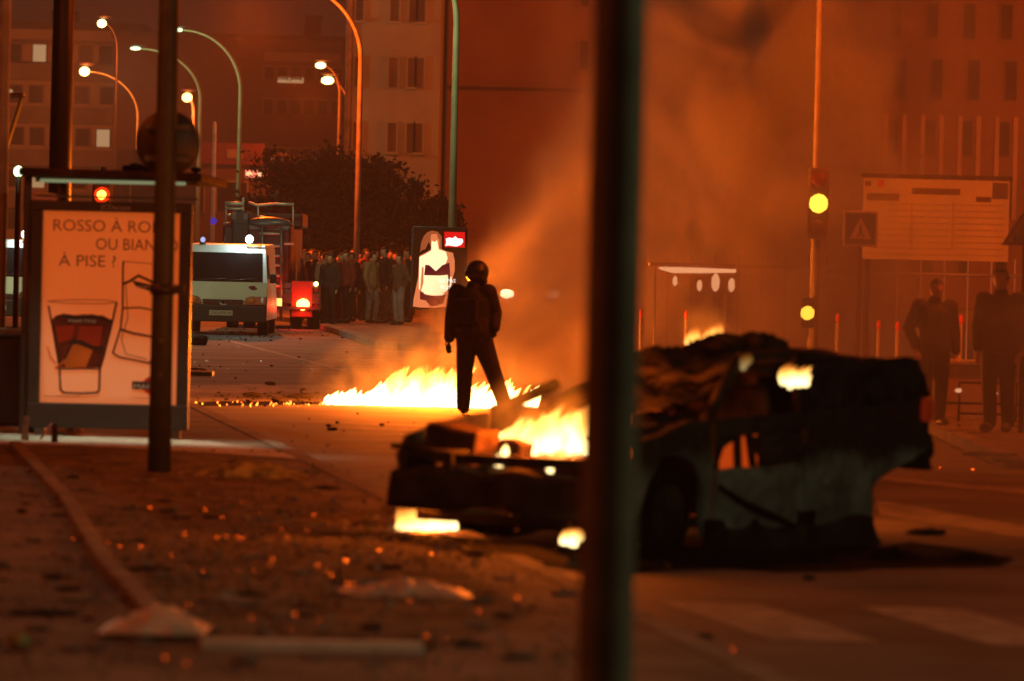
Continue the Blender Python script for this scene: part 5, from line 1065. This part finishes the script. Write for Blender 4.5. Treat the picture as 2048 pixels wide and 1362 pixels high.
# ================================================================== FIRES
def fire(name, label, loc, width, depth, prof, seed, strength, parent=None, rz=0, n=None, lean=.15, zmax=None, glow=0, gs=2.0):
    """tongues of flame: each a twisting tapering closed shape, all in one mesh"""
    rn = random.Random(seed); mb = MB(); n = n or int(width*42)
    for i in range(n):
        u = (i+rn.random())/n; h = prof(u)*rn.uniform(.45, 1.25)*(1+.35*noise.noise(Vector((u*width*6, seed, 0)))); x = (u-.5)*width; y_ = rn.uniform(-.5, .5)*depth; rr = min(.10, .028+.15*h)*rn.uniform(.5, 1.1)
        pts = []; rs = []; ph = rn.uniform(0, 6); zb = rn.uniform(-.04, .05)
        for k in range(9):
            t_ = k/8; pts.append((x+lean*h*t_*t_+.05*math.sin(ph+t_*4)*h*t_*1.6, y_+.04*math.cos(ph+t_*5)*t_, zb+h*t_)); rs.append(max(.002, rr*(math.sin(PI*min(1, .22+t_*.78))**.8)*(1-.35*t_)))
        mb.tube(pts, rs, 10)
    hm = zmax or max(prof(i/20) for i in range(21))
    o = mb.build(name, flame_mat(name+'_glow', strength, hm), parent, loc); o.rotation_euler.z = rz
    if label: tag(o, label, 'fire')
    if glow:  # added halo of glowing volume in place of bloom round the flames
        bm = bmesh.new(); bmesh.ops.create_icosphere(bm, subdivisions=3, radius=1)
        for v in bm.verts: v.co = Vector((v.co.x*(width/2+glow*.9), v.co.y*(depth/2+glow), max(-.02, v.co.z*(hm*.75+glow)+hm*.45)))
        g = MB(); g.bm(bm, True); m = bpy.data.materials.new('bloom_halo'); m.use_nodes = True; nt = m.node_tree; N = nt.nodes; L = nt.links; N.remove(N['Principled BSDF'])
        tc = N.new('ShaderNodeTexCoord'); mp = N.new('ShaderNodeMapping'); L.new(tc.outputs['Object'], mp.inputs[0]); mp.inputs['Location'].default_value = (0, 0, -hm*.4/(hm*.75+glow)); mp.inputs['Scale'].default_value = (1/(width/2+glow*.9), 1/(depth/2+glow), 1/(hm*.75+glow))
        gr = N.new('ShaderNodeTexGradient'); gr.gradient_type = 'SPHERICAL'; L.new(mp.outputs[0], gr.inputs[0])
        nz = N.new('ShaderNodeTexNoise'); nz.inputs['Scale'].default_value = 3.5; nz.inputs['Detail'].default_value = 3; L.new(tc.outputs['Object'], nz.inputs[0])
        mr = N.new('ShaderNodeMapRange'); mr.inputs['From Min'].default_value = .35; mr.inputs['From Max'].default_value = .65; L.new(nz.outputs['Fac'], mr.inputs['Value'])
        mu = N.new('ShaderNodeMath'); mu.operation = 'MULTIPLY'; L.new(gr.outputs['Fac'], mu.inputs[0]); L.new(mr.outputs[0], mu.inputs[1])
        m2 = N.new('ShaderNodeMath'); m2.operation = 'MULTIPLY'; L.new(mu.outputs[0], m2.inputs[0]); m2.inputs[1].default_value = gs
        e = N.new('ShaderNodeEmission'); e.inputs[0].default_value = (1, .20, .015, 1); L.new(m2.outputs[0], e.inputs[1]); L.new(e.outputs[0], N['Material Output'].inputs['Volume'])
        g.build('bloom_halo', m, o)
    return o
a, b = G(645, 812), G(1068, 814)
def gp(u):
    px = 645+u*423; 
    if px < 760: return .06+.12*(px-645)/115
    if px < 915: return .24+.16*math.exp(-((px-830)/45)**2)+.14*math.exp(-((px-905)/18)**2)
    if px < 1000: return .19
    return .17
c = (a+b)/2
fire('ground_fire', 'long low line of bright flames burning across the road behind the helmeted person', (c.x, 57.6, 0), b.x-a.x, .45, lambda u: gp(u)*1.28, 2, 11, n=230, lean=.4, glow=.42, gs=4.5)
for x, W_ in ((-1.6, 60), (-1.0, 130), (-.5, 90), (.1, 30)): light('fire_light', (x, 57.4, .75), FIRE, W_, .15)
# car fires, placed in the car's own frame but free standing things
cw = lambda u, v, z: cm @ Vector((u, v, z))
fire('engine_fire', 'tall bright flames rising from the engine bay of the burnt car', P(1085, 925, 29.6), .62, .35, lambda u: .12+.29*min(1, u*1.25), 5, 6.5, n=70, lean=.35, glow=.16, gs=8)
fire('engine_fire', 'thin bright flames licking over the front wing, just left of the near dark pole', P(1118, 940, 29.3), .24, .15, lambda u: .13, 6, 4.2, n=26, lean=.2)
p = P(1085, 850, 29.4); light('fire_light', (p.x, p.y, p.z+.1), FIRE, 30, .12)
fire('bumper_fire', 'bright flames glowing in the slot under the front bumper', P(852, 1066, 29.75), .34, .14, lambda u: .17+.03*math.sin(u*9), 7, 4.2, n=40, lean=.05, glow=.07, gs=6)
p = P(855, 1050, 29.6); light('fire_light', (p.x, p.y, p.z), FIRE, 7, .06)
fire('wheel_fire', 'small bright flame low beside the near dark pole', P(1143, 1083, 28.5), .09, .08, lambda u: .08, 8, 3.6, n=9)
fire('ember_flame', 'tiny reddish flame on the front wing of the burnt car', P(932, 982, 29.4), .025, .03, lambda u: .11, 9, 2.2, n=4)
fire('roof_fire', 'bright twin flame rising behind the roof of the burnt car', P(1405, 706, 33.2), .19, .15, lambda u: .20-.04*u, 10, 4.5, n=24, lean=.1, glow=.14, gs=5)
p = P(1405, 672, 33.4); light('fire_light', tuple(p), FIRE, 25, .1)
fire('window_fire', 'bright flame showing through the side window of the burnt car', P(1588, 766, 29.55), .15, .06, lambda u: .13-.05*u, 11, 3.2, n=11, lean=.5)
fire('window_fire', 'dim orange flame below the roof of the burnt car', P(1490, 738, 29.8), .035, .04, lambda u: .10, 12, .35, n=3)
p = P(1440, 905, 29.6); light('fire_light', tuple(cw(1.3, .25, .62)), (1, .12, .01), 1.5, .05)
# ================================================================== AMBIENT STREET LIGHTING (lamps outside the frame, each on its own mast)
def off_lamp(label, loc, W, col, toward=1):
    t = thing('street_lamp', label, 'street lamp', (loc[0]+1.4*toward, loc[1], 0), 0, 'street lamps'); MB().tube([(0, 0, 0), (0, 0, loc[2]-1), (-.4*toward, 0, loc[2]), (-1.4*toward, 0, loc[2]+.35)], [.09, .07, .05, .04], 10).build('pole', M['galv'], t)
    MB().ball((-1.4*toward, 0, loc[2]+.3), 1, .35, .16, .08).build('lamp_head', M['frame'], t); light('mast_light', (loc[0], loc[1], loc[2]+.05), col, W, .15)
off_lamp('street lamp over the left pavement, outside the view', (-9, 33, 8.6), 2600, SOD, -1)
off_lamp('street lamp nearest the camera on the left pavement, outside the view', (-9, 15, 8), 2500, SOD, -1)
off_lamp('street lamp over the road beyond the burnt car, outside the view', (9, 52, 9), 8000, SOD, 1)
off_lamp('street lamp by the far pavement, outside the view', (-13, 93, 8), 4600, COOL, -1)
off_lamp('pale lamp on the near corner, outside the view', (8, 15, 8), 1500, COOL, 1)
off_lamp('added lamp lighting the right block from outside the view', (30, 190, 9), 48000, SOD, 1)  # this lamp and the next two are added to light the facades
off_lamp('added lamp lighting the tall block from outside the view', (2.0, 170, 17), 26000, SOD, 1)
off_lamp('added lamp lighting the apartment block from outside the view', (-40, 270, 9), 30000, WALLC, -1)
# ================================================================== SMOKE AND HAZE
def smoke(name, label, lo, hi, dens, edge, seed, col=(.75, .7, .66), scale=.45, thr=.42, slope=0, x0=None, soft=1.0, right=None, zfade=None):
    cx_, cy_, cz_ = [(a_+b_)/2 for a_, b_ in zip(lo, hi)]
    bm = bmesh.new(); bmesh.ops.create_icosphere(bm, subdivisions=4, radius=1)
    for v in bm.verts:
        q_ = v.co; s_ = 1/max(abs(q_.x), abs(q_.y), abs(q_.z))**.8; k = 1+.06*noise.noise(q_*2+Vector((seed, 0, 0)))
        v.co = Vector((q_.x*s_*k*(hi[0]-lo[0])/2+cx_, q_.y*s_*k*(hi[1]-lo[1])/2+cy_, max(lo[2], q_.z*s_*k*(hi[2]-lo[2])/2+cz_)))
    mb = MB(); mb.bm(bm, True)
    m = bpy.data.materials.new(name); m.use_nodes = True; nt = m.node_tree; N = nt.nodes; L = nt.links; N.remove(N['Principled BSDF'])
    pv = N.new('ShaderNodeVolumePrincipled'); pv.inputs['Color'].default_value = (*col, 1); pv.inputs['Anisotropy'].default_value = .1
    tc = N.new('ShaderNodeTexCoord'); nz = N.new('ShaderNodeTexNoise'); nz.inputs['Scale'].default_value = scale; nz.inputs['Detail'].default_value = 5; nz.inputs['Distortion'].default_value = 1.1
    mp = N.new('ShaderNodeMapping'); mp.inputs['Location'].default_value = (seed, seed*.3, 0); mp.inputs['Scale'].default_value = (1, .5, .8); L.new(tc.outputs['Object'], mp.inputs[0]); L.new(mp.outputs[0], nz.inputs[0])
    r = N.new('ShaderNodeMapRange'); r.interpolation_type = 'SMOOTHSTEP'; r.inputs['From Min'].default_value = thr; r.inputs['From Max'].default_value = thr+.2; L.new(nz.outputs['Fac'], r.inputs['Value'])
    sx = N.new('ShaderNodeSeparateXYZ'); L.new(tc.outputs['Object'], sx.inputs[0]); out = r.outputs[0]
    def mul(sock):
        nonlocal out
        u = N.new('ShaderNodeMath'); u.operation = 'MULTIPLY'; L.new(out, u.inputs[0]); L.new(sock, u.inputs[1]); out = u.outputs[0]
    def ramp(sock, a_, b_, t0=0, t1=1):
        q_ = N.new('ShaderNodeMapRange'); q_.interpolation_type = 'SMOOTHSTEP'; q_.inputs['From Min'].default_value = a_; q_.inputs['From Max'].default_value = b_; q_.inputs['To Min'].default_value = t0; q_.inputs['To Max'].default_value = t1; L.new(sock, q_.inputs['Value']); return q_.outputs[0]
    if x0 is not None:
        e = N.new('ShaderNodeMath'); e.operation = 'MULTIPLY_ADD'; L.new(sx.outputs['Z'], e.inputs[0]); e.inputs[1].default_value = -slope; L.new(sx.outputs['X'], e.inputs[2])
        w_ = N.new('ShaderNodeMath'); w_.operation = 'MULTIPLY_ADD'; L.new(nz.outputs['Fac'], w_.inputs[0]); w_.inputs[1].default_value = 2.4*soft; L.new(e.outputs[0], w_.inputs[2])
        mul(ramp(w_.outputs[0], x0+1.2*soft-.1, x0+1.2*soft+soft))
    if right: mul(ramp(sx.outputs['X'], right[0], right[1], 1, 0))
    mul(ramp(sx.outputs['Y'], lo[1], lo[1]+edge)); mul(ramp(sx.outputs['Y'], hi[1]-edge, hi[1], 1, 0))
    mul(ramp(sx.outputs['Z'], hi[2]-1.5, hi[2]-.2, 1, 0))
    if zfade: mul(ramp(sx.outputs['Z'], zfade[0], zfade[1], 1, zfade[2]))
    u = N.new('ShaderNodeMath'); u.operation = 'MULTIPLY'; L.new(out, u.inputs[0]); u.inputs[1].default_value = dens; L.new(u.outputs[0], pv.inputs['Density'])
    L.new(pv.outputs[0], N['Material Output'].inputs['Volume'])
    m.cycles.volume_step_rate = .6
    o = mb.build(name, m); tag(o, label, 'smoke', kind='stuff'); return o
smoke('smoke', 'thick orange lit smoke drifting right from the road fire across the street', (-3.2, 58.2, 0), (8.5, 72, 9), 1.0, 2.0, 3, x0=-1.55, slope=.60, soft=1.15, scale=.62, right=(3.4, 6.0))
smoke('smoke', 'thin smoke hanging round the burning car', (-1.2, 34, .1), (8.0, 44, 7), .17, 2.0, 11, x0=-.2, slope=.1, soft=.5, right=(4.5, 7.5))
m = bpy.data.materials.new('haze'); m.use_nodes = True; N = m.node_tree.nodes; N.remove(N['Principled BSDF']); pv = N.new('ShaderNodeVolumePrincipled')
pv.inputs['Color'].default_value = (.85, .8, .76, 1); pv.inputs['Density'].default_value = .00052; pv.inputs['Anisotropy'].default_value = .3
m.node_tree.links.new(pv.outputs[0], N['Material Output'].inputs['Volume'])
o = MB().box((0, 150, 14), (140, 345, 30)).build('haze', m); o['kind'] = 'stuff'; tag(o, 'thin orange lit smoke haze filling the whole street', 'haze')
